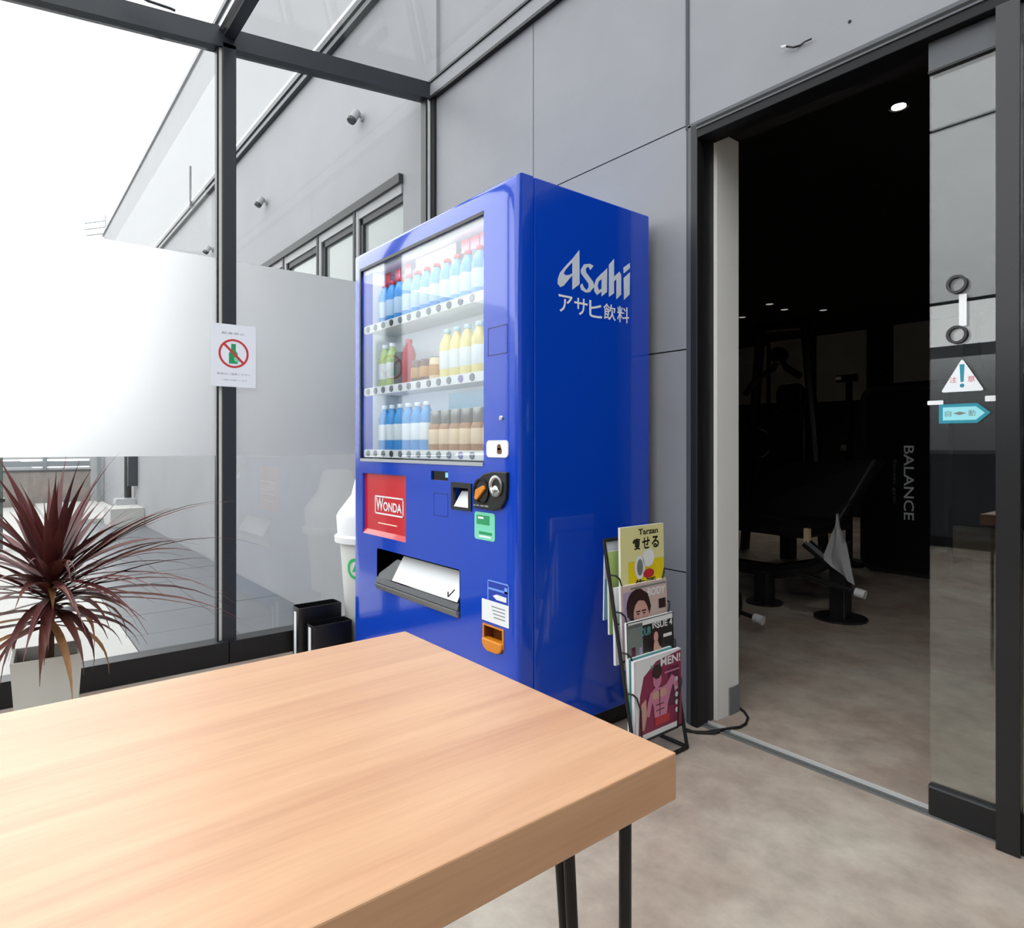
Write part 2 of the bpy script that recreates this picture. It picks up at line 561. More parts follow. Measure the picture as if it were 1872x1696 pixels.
# facade outdoors, one wall running on from the back wall
wo = struct(MB().box(-17.2, -6.30, WY + 0.0, WY + 0.25, -0.6, 3.86).box(-6.30, -3.42, WY, WY + .25, -0.6, 1.15)
            .box(-6.30, -3.42, WY, WY + .25, 2.60, 3.86).box(-3.42, -3.05, WY, WY + .25, -0.6, 3.86)
            .box(-3.05, EX, WY + .1, WY + .25, 2.9, 3.86).build('wall_facade', 'facade_grey'))
MB().box(-3.05, EX, WY + .02, WY + .1, 2.90, 3.86).build('upper_cladding', 'facade_grey', wo)
MB().box(-17.2, EX, WY + 0.06, WY + 0.3, 4.06, 5.70).build('parapet', 'facade_light', wo)
MB().box(-17.25, EX, WY + 0.03, WY + 0.3, 5.70, 5.76).build('coping', 'grey_alu', wo)
mb = MB(); mb.hexa([(-17.2, WY - .05, 3.90), (EX, WY - .05, 3.90), (EX, WY + .3, 3.90), (-17.2, WY + .3, 3.90)],
                   [(-17.2, WY + .055, 4.09), (EX, WY + .055, 4.09), (EX, WY + .3, 4.09), (-17.2, WY + .3, 4.09)])
mb.build('flashing', 'white_paint', wo)
MB().box(-17.2, EX, WY - 0.05, WY + .02, 3.855, 3.90).build('gutter', 'dark_alu', wo)
MB().box(-17.2, EX, WY - 0.03, WY + .02, 3.835, 3.855).build('gutter_lip', 'silver_alu', wo)
MB().box(-17.2, EX, WY - 0.04, WY + .02, 3.80, 3.835).build('gutter', 'dark_alu', wo)
MB().tube([(-8.45, WY - .06, 3.82), (-8.45, WY - .06, 4.32)], 0.012, 6).build('lightning_rod', 'grey_alu', wo)
# windows of the facade
xs = [-3.42, -4.07, -4.70, -5.43, -6.10]
for k in range(4):
    w = sempty('window_%d' % (k + 1), (xs[k], WY, 1.2))
    a, b = xs[k + 1], xs[k]
    z0, z1 = 1.15, 2.60
    MB().box(a, b, WY - .03, WY + .05, z1 - .055, z1).box(a, b, WY - .03, WY + .05, z0, z0 + .05).build('window_head', 'frame_black', w)
    MB().box(a + .01, b - .005, WY - .01, WY + .05, z1 - .115, z1 - .055).box(a + .01, a + .07, WY - .012, WY + .05, z0 + .05, z1 - .055).build('outer_frame', 'facade_light', w)
    fr = MB()
    fr.box(a + .07, b - .0, WY, WY + .05, z1 - .16, z1 - .115).box(a + .07, a + .115, WY, WY + .05, z0 + .05, z1 - .115)
    fr.box(a, a + .03, WY - .02, WY + .04, z0 + .05, z1 - .055)
    fr.build('sash', 'frame_black', w)
    MB().box(a + .1, b, WY + .02, WY + .03, z0 + .05, z1 - .15).build('pane', 'window_glass', w)
struct(MB().box(-6.3, -6.10, WY, WY + .25, 1.15, 2.6).build('wall_pier', 'facade_grey'))
struct(MB().box(-6.3, -3.42, WY + .2, WY + .25, 1.15, 2.6).build('wall_infill', 'facade_light'))

# ------------------------------------------------- glass side (left), structure
def roof_z(y): return 2.905 - 0.12 * (1.917 - y)   # underside of the beam and rafters
wl = sempty('wall_left', (PX, 0, 0))
MB().box(PX - .05, PX + .045, -3.3, .83, 0, .101).build('sill_rail', 'black_alu', wl, bevel=.002)
MB().box(PX - .05, PX + .045, .834, 1.87, 0, .101).build('sill_rail', 'black_alu', wl, bevel=.002)
MB().box(PX - .04, PX + .02, .81, .869, .095, roof_z(.84) + .02).build('mullion', 'dark_alu', wl, bevel=.002)
MB().box(PX - .03, PX + .004, .797, .810, .095, roof_z(.84) + .02).build('glazing_bead', 'offwhite_plastic', wl)
MB().box(PX - .03, PX + .006, .789, .797, .095, roof_z(.84) + .02).build('gasket', 'black_alu', wl)
MB().box(PX - .04, PX + .02, -.25, -.19, .095, roof_z(-.22) + .02).build('mullion', 'dark_alu', wl, bevel=.002)
MB().box(PX - .04, PX + .014, 1.872, 1.882, 0, roof_z(1.88)).build('gasket', 'black_alu', wl)
MB().box(PX - .04, PX + .010, 1.882, 1.902, 0, roof_z(1.89)).build('corner_post', 'offwhite_plastic', wl)
MB().box(PX - .04, PX + .05, 1.902, WY, 0, roof_z(1.9)).build('gasket', 'black_alu', wl)
mb = MB()
y0, y1 = -3.3, 1.916
mb.hexa([(PX - .05, y0, roof_z(y0)), (PX + .02, y0, roof_z(y0)), (PX + .02, y1, roof_z(y1)), (PX - .05, y1, roof_z(y1))],
        [(PX - .05, y0, roof_z(y0) + .09), (PX + .02, y0, roof_z(y0) + .09), (PX + .02, y1, roof_z(y1) + .09), (PX - .05, y1, roof_z(y1) + .09)])
mb.build('head_beam', 'dark_alu', wl)
for y0, y1 in ((-.19, .79), (.868, 1.873), (-3.28, -.25)):
    mb = MB()
    mb.hexa([(PX - .012, y0, .09), (PX - .004, y0, .09), (PX - .004, y1, .09), (PX - .012, y1, .09)],
            [(PX - .012, y0, roof_z(y0) + .01), (PX - .004, y0, roof_z(y0) + .01), (PX - .004, y1, roof_z(y1) + .01), (PX - .012, y1, roof_z(y1) + .01)])
    mb.build('glass_pane', 'clear_glass', wl)
    MB().box(PX - .0035, PX - .0025, y0 + .002, y1 - .002, .934, 1.823).build('frosted_film', 'frost_film', wl)

# glass front behind the photographer
FY = -3.30
wf = sempty('wall_front', (0, FY, 0))
MB().box(PX, EX, FY - .05, FY + .02, 0, .095).build('sill_rail', 'black_alu', wf)
MB().box(PX, EX, FY - .03, FY - .001, .095, .90).build('kick_panel', 'grey_alu', wf)
MB().box(PX, EX, FY - .05, FY + .02, roof_z(FY) + .07, roof_z(FY) + .09).build('head_beam', 'grey_alu', wf)
fx = [PX, -2.75, -1.40, -0.1, EX]
for a in fx[:-1]: MB().box(a, a + .06, FY - .04, FY + .02, .095, roof_z(FY) + .07).build('mullion', 'dark_alu', wf)
for a, b in zip(fx[:-1], fx[1:]):
    MB().box(a + .062, b - .002, FY - .012, FY - .004, .095, roof_z(FY) + .07).build('glass_pane', 'clear_glass', wf)
    MB().box(a + .064, b - .004, FY - .0035, FY - .0025, .934, 1.823).build('frosted_film', 'frost_film', wf)

# ------------------------------------------------- glass roof
cl = sempty('ceiling', (0, 0, 2.8))
for ya, hw in ((0.84, .024), (-0.22, .007)):
    z = roof_z(ya)
    MB().box(PX + .02, EX, ya - hw, ya + hw, z + (.045 if hw > .02 else .08), z + .09).build('rafter', 'dark_alu', cl)
    if hw > .02: MB().box(PX + .02, EX, ya - .045, ya - .028, z + .07, z + .09).build('gasket', 'silver_alu', cl)
for ya, yb in ((0.84, 1.895), (-0.22, 0.84), (-3.35, -0.22)):
    mb = MB()
    za, zb = roof_z(ya) + .091, roof_z(yb) + .091
    a, b = ya + .004, yb - .004
    mb.hexa([(PX - .2, a, za), (EX, a, za), (EX, b, zb), (PX - .2, b, zb)],
            [(PX - .2, a, za + .01), (EX, a, za + .01), (EX, b, zb + .01), (PX - .2, b, zb + .01)])
    mb.build('roof_pane', 'roof_glass', cl)
SX = 0.95  # added board, out of view, cuts the skylight falling on the right side
mb = MB()
za, zb = roof_z(-3.3) + .06, roof_z(1.89) + .06
mb.hexa([(SX, -3.3, za), (EX, -3.3, za), (EX, 1.89, zb), (SX, 1.89, zb)], [(SX, -3.3, za + .03), (EX, -3.3, za + .03), (EX, 1.89, zb + .03), (SX, 1.89, zb + .03)])
mb.build('shade_board', 'shade_board_grey', cl)
mb = MB()
mb.tube([(-2.98, 0.597, 2.790), (-2.985, 0.58, 2.795), (-3.0, 0.503, 2.80), (-3.0, 0.42, 2.812)], .006, 6)
mb.build('bracket', 'dark_alu', cl)

# ------------------------------------------------- door opening, sliding door, sidelight
d1 = sempty('door_1', (-1.37, WY, 0))
MB().box(-1.372, -1.345, WY - .012, 1.945, 0, 2.095).build('jamb', 'black_alu', d1, bevel=.002)
MB().box(-1.372, -1.352, 1.945, 2.012, 0, 2.06).build('jamb', 'black_alu', d1)
MB().box(-1.345, EX, WY - .012, 1.945, 2.045, 2.094).build('door_head', 'frame_black', d1, bevel=.002)
MB().box(-1.345, EX, WY - .016, WY - .012, 2.074, 2.08).build('head_bead', 'grey_alu', d1)
MB().box(-1.352, EX, 1.945, 2.012, 2.06, 2.10).build('door_head', 'frame_black', d1)
MB().box(-.489, -.44, WY - .018, WY + .01, 0, 2.045).build('door_post', 'post_grey', d1, bevel=.002)
lf = MB().box(-.645, .30, 1.934, 1.958, 0.006, .084).build('bottom_rail', 'black_alu', d1, bevel=.0015)
MB().box(-.645, .30, 1.932, 1.934, .076, .081).build('rail_bead', 'grey_alu', lf)
MB().box(-.645, .30, 1.934, 1.958, 1.966, 2.045).build('top_rail', 'grey_alu', d1, bevel=.0015)
MB().box(-.645, .30, 1.932, 1.936, 1.962, 1.968).build('rail_bead', 'black_alu', d1)
MB().box(-.644, .30, 1.941, 1.951, .08, 1.97).build('glass_pane', 'door_glass', d1)
for z in (1.395, 1.265):
    mb = MB()
    mb.lathe([(.017, 1.9405), (.0235, 1.9405), (.0235, 1.933), (.017, 1.933), (.017, 1.9405)], (-.581, 0, z), 24, 'y', cap=False)
    mb.build('finger_pull', 'gym_metal', d1, smooth=True)
MB().box(-.44, EX, WY, WY + .012, 0.0, .10).build('sidelight_rail', 'black_alu', d1)
MB().box(-.44, EX, WY + .003, WY + .009, .10, 2.045).build('sidelight_pane', 'clear_glass', d1)
for x in (.55,):
    MB().box(x, x + .05, WY - .012, WY + .012, 0, 2.045).build('sidelight_post', 'black_alu', d1)

# ------------------------------------------------- gym shell
struct(MB().box(-6.5, -1.352, 2.012, 2.15, 0, 2.5).box(-1.352, EX, 2.012, 2.15, 2.10, 2.5).build('wall_gym_front', 'gym_black'))
struct(MB().box(-1.352, -1.338, 2.013, 2.15, 0.0, 2.10).build('wall_return', 'white_wall'))
struct(MB().box(-1.338, -1.333, 2.085, 2.15, 0.0, .10).build('baseboard_return', 'print_grey'))
struct(MB().box(-6.6, -6.5, 2.15, 9.3, 0, 2.6).build('wall_gym_left', 'gym_black'))
struct(MB().box(EX, EX + .1, 1.93, 9.3, 0, 2.6).build('wall_gym_right', 'gym_black'))
struct(MB().box(-6.6, EX + .1, 1.95, 9.3, 2.56, 2.66).build('ceiling_gym', 'gym_black'))
wg = struct(MB().box(-6.6, EX + .1, 9.2, 9.3, 0, 2.6).build('wall_gym_back', 'gym_black'))
for x0, x1, z0, z1 in ((-5.75, -5.25, 1.62, 2.50), (-5.17, -4.58, 1.62, 2.54), (-4.47, -3.80, 1.60, 2.54), (-3.46, -2.70, 1.80, 2.55), (-2.5, -1.6, 1.80, 2.55)):
    MB().box(x0, x1, 9.17, 9.2, z0, z1).build('wall_panel', 'gym_panel', wg)

# ------------------------------------------------- ends of the vestibule out of view
struct(MB().box(EX, EX + .15, -3.35, 1.95, -.3, 2.95).build('wall_right', 'dark_wall'))

# ================================================================== VENDING MACHINE
VF, VS, VL, VB, VT = 1.25, -1.525, -2.668, 1.868, 1.815
DX = 1.312        # back of the door slab
vm = thing('vending_machine', 'tall glossy blue drinks vending machine against the grey panel wall', 'vending machine', (-2.1, 1.56, 0))
# cabinet: open at the front behind the door
mb = MB()
z0 = .07
mb.box(VL, VL + .03, DX + .004, VB, z0, VT).box(VS - .03, VS, DX + .004, VB, z0, VT)
mb.box(VL + .03, VS - .03, DX + .004, VB, VT - .03, VT).box(VL + .03, VS - .03, DX + .004, VB, z0, z0 + .03)
mb.box(VL + .03, VS - .03, VB - .02, VB, z0 + .03, VT - .03)
mb.build('cabinet', 'blue_paint', vm, bevel=.004)
mb = MB().box(VL + .03, VS - .03, VF + .05, VB - .03, 0.0, .07)
mb.build('plinth', 'black_plastic', vm)
holes = [(-2.611, -1.701, .916, 1.745), (-2.583, -2.209, .604, .862), (-2.446, -1.841, .388, .55), (-1.881, -1.773, .766, .847), (-2.025, -1.912, .855, .888), (-1.700, -1.597, .325, .399)]
mb = MB()
plate_with_holes(mb, VL, VS, .05, VT, VF, DX, holes)
door = mb.build('door', 'blue_paint', vm)
bm = bmesh.new(); bm.from_mesh(door.data)
bmesh.ops.remove_doubles(bm, verts=bm.verts, dist=1e-6)
cx = door.matrix_world
es = []
for e in bm.edges:
    a, b = [v.co + Vector(vm.location) for v in e.verts]
    if len(e.link_faces) == 2 and e.calc_face_angle(0) > .5 and abs(a.y - VF) < 1e-5 and abs(b.y - VF) < 1e-5:
        outer = (abs(a.x - VS) < 1e-5 and abs(b.x - VS) < 1e-5) or (abs(a.x - VL) < 1e-5 and abs(b.x - VL) < 1e-5) or (abs(a.z - VT) < 1e-5 and abs(b.z - VT) < 1e-5)
        if outer: es.append(e)
bmesh.ops.bevel(bm, geom=es, offset=.018, segments=4, affect='EDGES', profile=0.5, clamp_overlap=True)
bm.to_mesh(door.data); bm.free()
for p in door.data.polygons: p.use_smooth = True
door.data.set_sharp_from_angle(angle=math.radians(30))

# display case
GX0, GX1, GZ0, GZ1 = -2.611, -1.701, .916, 1.745
ROWZ = [1.4775, 1.210, .946]
BY = 1.43
mb = MB()
mb.box(GX0 - .002, GX1 + .002, BY, BY + .006, GZ0, GZ1)
mb.box(GX0 - .006, GX0 - .001, VF + .012, BY, GZ0, GZ1).box(GX1 + .001, GX1 + .006, VF + .012, BY, GZ0, GZ1)
mb.box(GX0, GX1, VF + .012, BY, GZ1 + .001, GZ1 + .006).box(GX0, GX1, VF + .012, BY, GZ0 - .006, GZ0 - .001)
case = mb.build('display_case', 'display_white', vm)
MB().box(GX0 + .02, GX1 - .02, 1.283, 1.297, GZ1 - .008, GZ1 - .002).build('case_lamp_and_fill', 'lamp_tube', case)
for z in (ROWZ[0], ROWZ[1]):  # fill strips added behind the bars, only to brighten the lower rows
    MB().box(GX0 + .02, GX1 - .02, 1.2785, 1.283, z - .0125, z - .0085).build('case_lamp_and_fill', 'lamp_tube', case)
MB().box(GX0 + .001, GX1 - .001, 1.268, 1.272, GZ1 - .026, GZ1).build('lamp_cover', 'display_white', case)
MB().box(GX0 + .001, GX1 - .001, VF + .006, VF + .010, GZ0 + .001, GZ1 - .001).build('display_window', 'display_glass', vm)
mb = MB()
mb.box(GX0, GX0 + .012, VF - .001, VF + .005, GZ0, GZ1).box(GX0 + .012, GX1, VF - .001, VF + .005, GZ1 - .012, GZ1)
mb.build('window_frame', 'black_plastic', vm)
MB().box(GX0 + .012, GX1, VF - .004, VF + .005, GZ0 - .004, GZ0 + .008).build('window_sill', 'silver_alu', vm)
BTNX = [-2.557, -2.490, -2.421, -2.351, -2.278, -2.209, -2.138, -2.063, -1.995, -1.927, -1.854, -1.785]
bmesh_btn = None
for r, z in enumerate(ROWZ):
    mb = MB().slab(rrect(-2.60, -1.715, z - .0165, z + .0165, .012), VF + .014, .014, '-y')
    bar = mb.build('selection_bar', 'white_plastic', vm)
    MB().box(-2.607, -1.703, VF + .03, BY - .001, z - .008, z - .001 + .004).build('display_shelf', 'display_white', vm)
    for c, x in enumerate(BTNX):
        if bmesh_btn is None:
            b0 = MB().lathe([(.0135, 0), (.0155, .004), (.0155, .008)], (0, 0, 0), 14, 'y')
            bmesh_btn = {}
            for k in ('button_grey', 'button_dark', 'button_violet'):
                o = b0.build('button', k)
                bmesh_btn[k] = o.data
                bpy.data.objects.remove(o)
        k = 'button_violet' if (c == 10 and r > 0) else ('button_dark' if c in (2, 3) else 'button_grey')
        o = bpy.data.objects.new('button', bmesh_btn[k])
        COL.objects.link(o)
        o.parent = bar
        o.location = Vector((x, VF + .0105, z)) - Vector(vm.location)
        o.scale = (1, 1, .9)
# header cards above the top row
MB().box(-2.32, -2.03, 1.36, 1.364, 1.655, 1.742).build('header_card', 'print_cream', vm)
mb = MB(); text_in(mb, 'つめた〜い', -2.25, -2.10, 1.685, 1.715, 1.359, '-y'); mb.build('card_lettering', 'print_red', vm)
for a in (-2.59, -2.50, -2.41, -1.99, -1.93, -1.87, -1.77):
    MB().box(a, a + .05, 1.36, 1.363, 1.69, 1.738).build('price_card', 'can_red', vm)
# low back card behind the coffee cans
MB().box(-2.16, -1.71, 1.415, 1.418, 1.10, 1.185).build('poster_card', 'mag_sky', vm)

# red advertising panel in its recess
mb = MB().box(-2.583, -2.209, VF + .012, VF + .018, .604, .862)
adp = mb.build('advert_panel', 'red_plastic', vm)
mb = MB()
for a0, a1, b0, b1 in ((-2.49, -2.248, .7645, .7705), (-2.49, -2.248, .694, .70), (-2.49, -2.484, .694, .77), (-2.254, -2.248, .694, .77)):
    mb.box(a0, a1, VF + .0105, VF + .012, b0, b1)
text_in(mb, 'W', -2.478, -2.415, .708, .762, VF + .0108, '-y', bold=.02)
text_in(mb, 'ONDA', -2.415, -2.262, .710, .748, VF + .0108, '-y', bold=.02)
mb.build('advert_lettering', 'print_white', adp)
MB().box(-2.46, -2.30, VF + .0102, VF + .012, .655, .659).build('advert_line', 'print_cream', adp)
mb = MB().hexa([(-2.583, VF + .001, .604), (-2.209, VF + .001, .604), (-2.209, VF + .0115, .604), (-2.583, VF + .0115, .604)],
               [(-2.583, VF + .0105, .624), (-2.209, VF + .0105, .624), (-2.209, VF + .0115, .624), (-2.583, VF + .0115, .624)])
mb.build('advert_ledge', 'red_plastic', vm)

# pick-up door
mb = MB()
mb.box(-2.446, -1.841, VF + .10, VF + .105, .388, .55).box(-2.450, -2.446, VF + .0, VF + .1, .388, .55).box(-1.841, -1.837, VF + .0, VF + .1, .388, .55)
mb.box(-2.446, -1.841, VF + .0, VF + .1, .55, .554)
mb.build('pickup_bay', 'black_plastic', vm)
mb = MB()
mb.hexa([(-2.446, VF - .006, .388), (-1.841, VF - .006, .388), (-1.841, VF + .03, .388), (-2.446, VF + .03, .388)],
        [(-2.446, VF - .016, .412), (-1.841, VF - .016, .412), (-1.841, VF + .03, .412), (-2.446, VF + .03, .412)])
mb.build('pickup_lip', 'dull_metal', vm, bevel=.003)
mb = MB()
mb.hexa([(-2.446, VF - .010, .414), (-1.841, VF - .010, .414), (-1.841, VF + .03, .414), (-2.446, VF + .03, .414)],
        [(-2.446, VF - .004, .436), (-1.841, VF - .004, .436), (-1.841, VF + .03, .436), (-2.446, VF + .03, .436)])
mb.build('pickup_lip', 'grey_alu', vm, bevel=.002)
def slope(x0, x1, z0, z1, d0, d1, th):   # a sheet leaning back
    return MB().hexa([(x0, VF + d0, z0), (x1, VF + d0, z0), (x1, VF + d0 + th, z0), (x0, VF + d0 + th, z0)],
                     [(x0, VF + d1, z1), (x1, VF + d1, z1), (x1, VF + d1 + th, z1), (x0, VF + d1 + th, z1)])
flap = slope(-2.436, -1.845, .437, .538, -.004, .055, .006).build('pickup_flap', 'smoky_plastic', vm)
lab = slope(-2.315, -1.852, .441, .534, -.0035, .0510, .0015).build('flap_label', 'print_white', flap)
mb = MB()
for (xa, za, xb, zb) in ((-1.925, .462, -1.912, .448), (-1.912, .448, -1.893, .474)):
    yy = lambda z: VF - .0050 + (z - .437) / .101 * .059 - .001
    mb.tube([(xa, yy(za), za), (xb, yy(zb), zb)], .003, 5)
mb.build('flap_mark', 'print_black', flap)

# small fittings on the door
mb = MB()
for a0, a1, b0, b1 in ((-1.678, -1.576, 1.267, 1.270), (-1.678, -1.576, 1.355, 1.358), (-1.678, -1.675, 1.267, 1.358), (-1.579, -1.576, 1.267, 1.358)):
    mb.box(a0, a1, VF - .0006, VF + .001, b0, b1)
mb.build('access_hatch', 'blue_dark', vm)
mb = MB()
for a0, a1, b0, b1 in ((-2.006, -1.912, .728, .730), (-2.006, -1.912, .807, .809), (-2.006, -2.004, .728, .809), (-1.914, -1.912, .728, .809)):
    mb.box(a0, a1, VF - .0006, VF + .001, b0, b1)
mb.build('service_hatch', 'blue_dark', vm)
MB().lathe([(.007, VF - .006), (.009, VF - .003), (.009, VF + .001)], (-1.606, 0, 1.066), 14, 'y').build('door_lock', 'steel', vm, smooth=True)
MB().slab(rrect(-1.681, -1.570, .942, .996, .014), VF - .004, .005, '-y').build('card_plate', 'white_plastic', vm)
mb = MB().slab(circ(-1.614, .974, .010), VF - .0048, .001, '-y').slab(rrect(-1.624, -1.600, .953, .972, .006), VF - .0048, .001, '-y')
mb.build('plate_picture', 'can_brown', vm)
# coin unit
coin = MB().slab([(-1.567, .897), (-1.640, .897), (-1.690, .888), (-1.728, .862), (-1.742, .828), (-1.745, .775), (-1.640, .773), (-1.597, .782), (-1.572, .812), (-1.567, .85)][::-1], VF - .012, .014, '-y').build('coin_unit', 'black_plastic', vm, bevel=.003)
MB().lathe([(.042, VF - .0125), (.042, VF - .016), (.036, VF - .016), (.034, VF - .0125)], (-1.698, 0, .832), 24, 'y', cap=False).build('return_ring', 'black_gloss', coin, smooth=True)
MB().slab([(-1.728, .808), (-1.716, .802), (-1.672, .840), (-1.680, .852), (-1.722, .836)], VF - .020, .010, '-y').build('return_lever', 'orange_plastic', coin, bevel=.002)
MB().lathe([(.034, VF - .013), (.034, VF - .017), (.027, VF - .018), (.022, VF - .013)], (-1.617, 0, .852), 24, 'y', cap=False).build('coin_slot_ring', 'steel', coin, smooth=True)
MB().lathe([(.011, VF - .022), (.016, VF - .018), (.016, VF - .012)], (-1.617, 0, .838), 14, 'y').build('coin_slot', 'steel', coin, smooth=True)
mb = MB(); text_in(mb, '10 50 100 500', -1.74, -1.66, .782, .787, VF - .0125, '-y'); mb.build('coin_lettering', 'print_white', coin)
# bill slot
mb = MB().box(-1.881, -1.773, VF + .03, VF + .034, .766, .847)
for a0, a1, b0, b1 in ((-1.887, -1.873, .760, .853), (-1.783, -1.767, .760, .853), (-1.873, -1.783, .835, .853), (-1.873, -1.783, .760, .770)):
    mb.box(a0, a1, VF - .005, VF + .006, b0, b1)
bill = mb.build('bill_slot', 'black_plastic', vm)
MB().hexa([(-1.872, VF - .003, .770), (-1.787, VF - .003, .770), (-1.787, VF + .03, .770), (-1.872, VF + .03, .770)],
          [(-1.862, VF + .024, .822), (-1.790, VF + .024, .822), (-1.790, VF + .03, .822), (-1.862, VF + .03, .822)]).build('bill_tray', 'paper_white', bill)
scr = MB().box(-2.025, -1.912, VF + .006, VF + .010, .855, .888).build('price_screen', 'black_gloss', vm)
MB().box(-1.938, -1.918, VF + .005, VF + .006, .866, .884).build('screen_light', 'print_cyan', scr)
# stickers
st = MB().slab(rrect(-1.751, -1.640, .672, .762, .010), VF - .0012, .0015, '-y').build('green_sticker', 'print_mint', vm)
mb = MB().box(-1.738, -1.668, VF - .0018, VF - .0012, .722, .752).box(-1.725, -1.655, VF - .0018, VF - .0012, .690, .699)
mb.build('sticker_print', 'print_green', st)
MB().box(-1.726, -1.66, VF - .0018, VF - .0012, .680, .686).build('sticker_print', 'print_white', st)
MB().box(-1.73, -1.70, VF - .002, VF - .0018, .740, .747).build('sticker_print', 'print_white', st)
st = MB().box(-1.678, -1.567, VF - .0012, VF + .0002, .470, .548).build('blue_sticker', 'sticker_blue', vm)
mb = MB()
for a0, a1, b0, b1 in ((-1.678, -1.567, .544, .548), (-1.678, -1.674, .470, .548), (-1.571, -1.567, .470, .548), (-1.674, -1.575, .518, .524), (-1.59, -1.575, .518, .535)):
    mb.box(a0, a1, VF - .0018, VF - .0012, b0, b1)
mb.build('sticker_line', 'sticker_pale', st)
MB().slab([(-1.65, .500), (-1.63, .507), (-1.58, .505), (-1.58, .490), (-1.63, .490)], VF - .0018, .0006, '-y').build('sticker_arrow', 'print_white', st)
st = MB().box(-1.708, -1.567, VF - .0024, VF - .0012, .413, .482).build('white_sticker', 'print_white', vm)
mb = MB()
for k in range(4): mb.box(-1.655 + .004 * k, -1.585, VF - .0028, VF - .0024, .464 - .011 * k, .467 - .011 * k)
mb.build('sticker_print', 'print_grey', st)
# coin return cup
cup = MB().box(-1.700, -1.597, VF + .035, VF + .038, .325, .399).box(-1.700, -1.696, VF, VF + .035, .325, .399).box(-1.601, -1.597, VF, VF + .035, .325, .399).box(-1.7, -1.597, VF, VF + .035, .396, .399).build('coin_return', 'brown_plastic', vm)
mb = MB().slab([(-1.700, .358), (-1.700, .340), (-1.690, .327), (-1.672, .320), (-1.625, .320), (-1.606, .327), (-1.597, .340), (-1.597, .358)], VF - .010, .03, '-y')
mb.build('return_cup', 'orange_plastic', cup, bevel=.004)
mb = MB()
for a0, a1, b0, b1 in ((-1.704, -1.697, .34, .403), (-1.600, -1.593, .34, .403), (-1.697, -1.600, .398, .403)):
    mb.box(a0, a1, VF - .003, VF + .002, b0, b1)
mb.build('cup_rim', 'orange_plastic', cup)
# side lettering
LOGO = [[(1.4795, 1.5892), (1.5113, 1.6244), (1.5124, 1.512), (1.4795, 1.4886)],
 [(1.4821, 1.5923), (1.4482, 1.5598), (1.4251, 1.5357), (1.4154, 1.5143), (1.4144, 1.4974), (1.4256, 1.4887), (1.4404, 1.4955), (1.4637, 1.5202), (1.4789, 1.5348), (1.4789, 1.5417), (1.4637, 1.5338), (1.4482, 1.5305), (1.4399, 1.5352), (1.4482, 1.5478), (1.4637, 1.5637), (1.4805, 1.5791)],
 [(1.5329, 1.5807), (1.5178, 1.5596), (1.5194, 1.5484), (1.5548, 1.5194), (1.5548, 1.5077), (1.5449, 1.4965), (1.5318, 1.505), (1.5253, 1.5163), (1.5146, 1.5069), (1.5199, 1.4947), (1.5411, 1.4882), (1.5603, 1.4923), (1.5814, 1.5138), (1.5769, 1.5287), (1.5427, 1.5561), (1.5411, 1.5675), (1.552, 1.5779), (1.5631, 1.5673), (1.5781, 1.5835), (1.5603, 1.5875)],
 [(1.6175, 1.5639), (1.6451, 1.5872), (1.6434, 1.5054), (1.6175, 1.4865)],
 [(1.6181, 1.5656), (1.5909, 1.5407), (1.5809, 1.5176), (1.5825, 1.4983), (1.5949, 1.4884), (1.6181, 1.5036), (1.6181, 1.5135), (1.605, 1.5056), (1.5977, 1.5182), (1.6028, 1.5347), (1.6181, 1.547)],
 [(1.6538, 1.6007), (1.6791, 1.6252), (1.6791, 1.5066), (1.6538, 1.4902)],
 [(1.6785, 1.5628), (1.707, 1.5857), (1.716, 1.5771), (1.716, 1.5072), (1.6921, 1.4876), (1.6921, 1.5578), (1.6785, 1.5467)],
 [(1.7294, 1.567), (1.7618, 1.5929), (1.76, 1.5145), (1.7312, 1.4911)],
 [(1.7281, 1.6035), (1.7618, 1.6257), (1.7618, 1.6072), (1.7294, 1.5833)]]
groups = ((0, 1), (2,), (3, 4), (5, 6), (7, 8))
for g in groups:
    mb = MB()
    for i in g: mb.slab(LOGO[i], VS + .001 + .0002 * (i % 2), .001, '+x')
    mb.build('logo_letter', 'logo_silver', vm)
for k, ch in enumerate('アサヒ飲料'):
    a = 1.416 + k * .0692
    mb = MB(); text_in(mb, ch, a + .002, a + .064, 1.410, 1.466, VS + .0012, '+x', bold=.010)
    mb.build('lettering', 'print_white', vm)

# ------------------------------------------------- sample drinks inside the display
def drink(name, label, cat, prof, mats, h, group, x, y, z):
    t = thing(name, label, cat, (0, 0, 0), group)
    MB().lathe(prof[0], seg=14).build('body', mats[0], t, smooth=True)
    MB().lathe(prof[1], seg=14).build('wrap_label', mats[1], t, smooth=True)
    MB().lathe(prof[2], seg=14).build('cap', mats[2], t, smooth=True)
    t.location = (x, y, z)
    return t
DY = 1.345
def bottle_prof(h, r):
    return ([(r * .9, 0), (r, .006), (r, h * .70), (r * .72, h * .82), (r * .42, h * .90), (r * .42, h * .93)],
            [(r * 1.01, h * .26), (r * 1.03, h * .27), (r * 1.03, h * .58), (r * 1.01, h * .59)],
            [(r * .48, h * .92), (r * .5, h * .925), (r * .5, h * .985), (r * .44, h)])
def can_prof(h, r):
    return ([(r * .86, 0), (r, .008), (r, h * .93), (r * .86, h)],
            [(r * 1.005, h * .35), (r * 1.02, h * .36), (r * 1.02, h * .74), (r * 1.005, h * .75)],
            [(r * .84, h), (r * .86, h + .003), (r * .80, h + .003), (r * .78, h + .0015)])
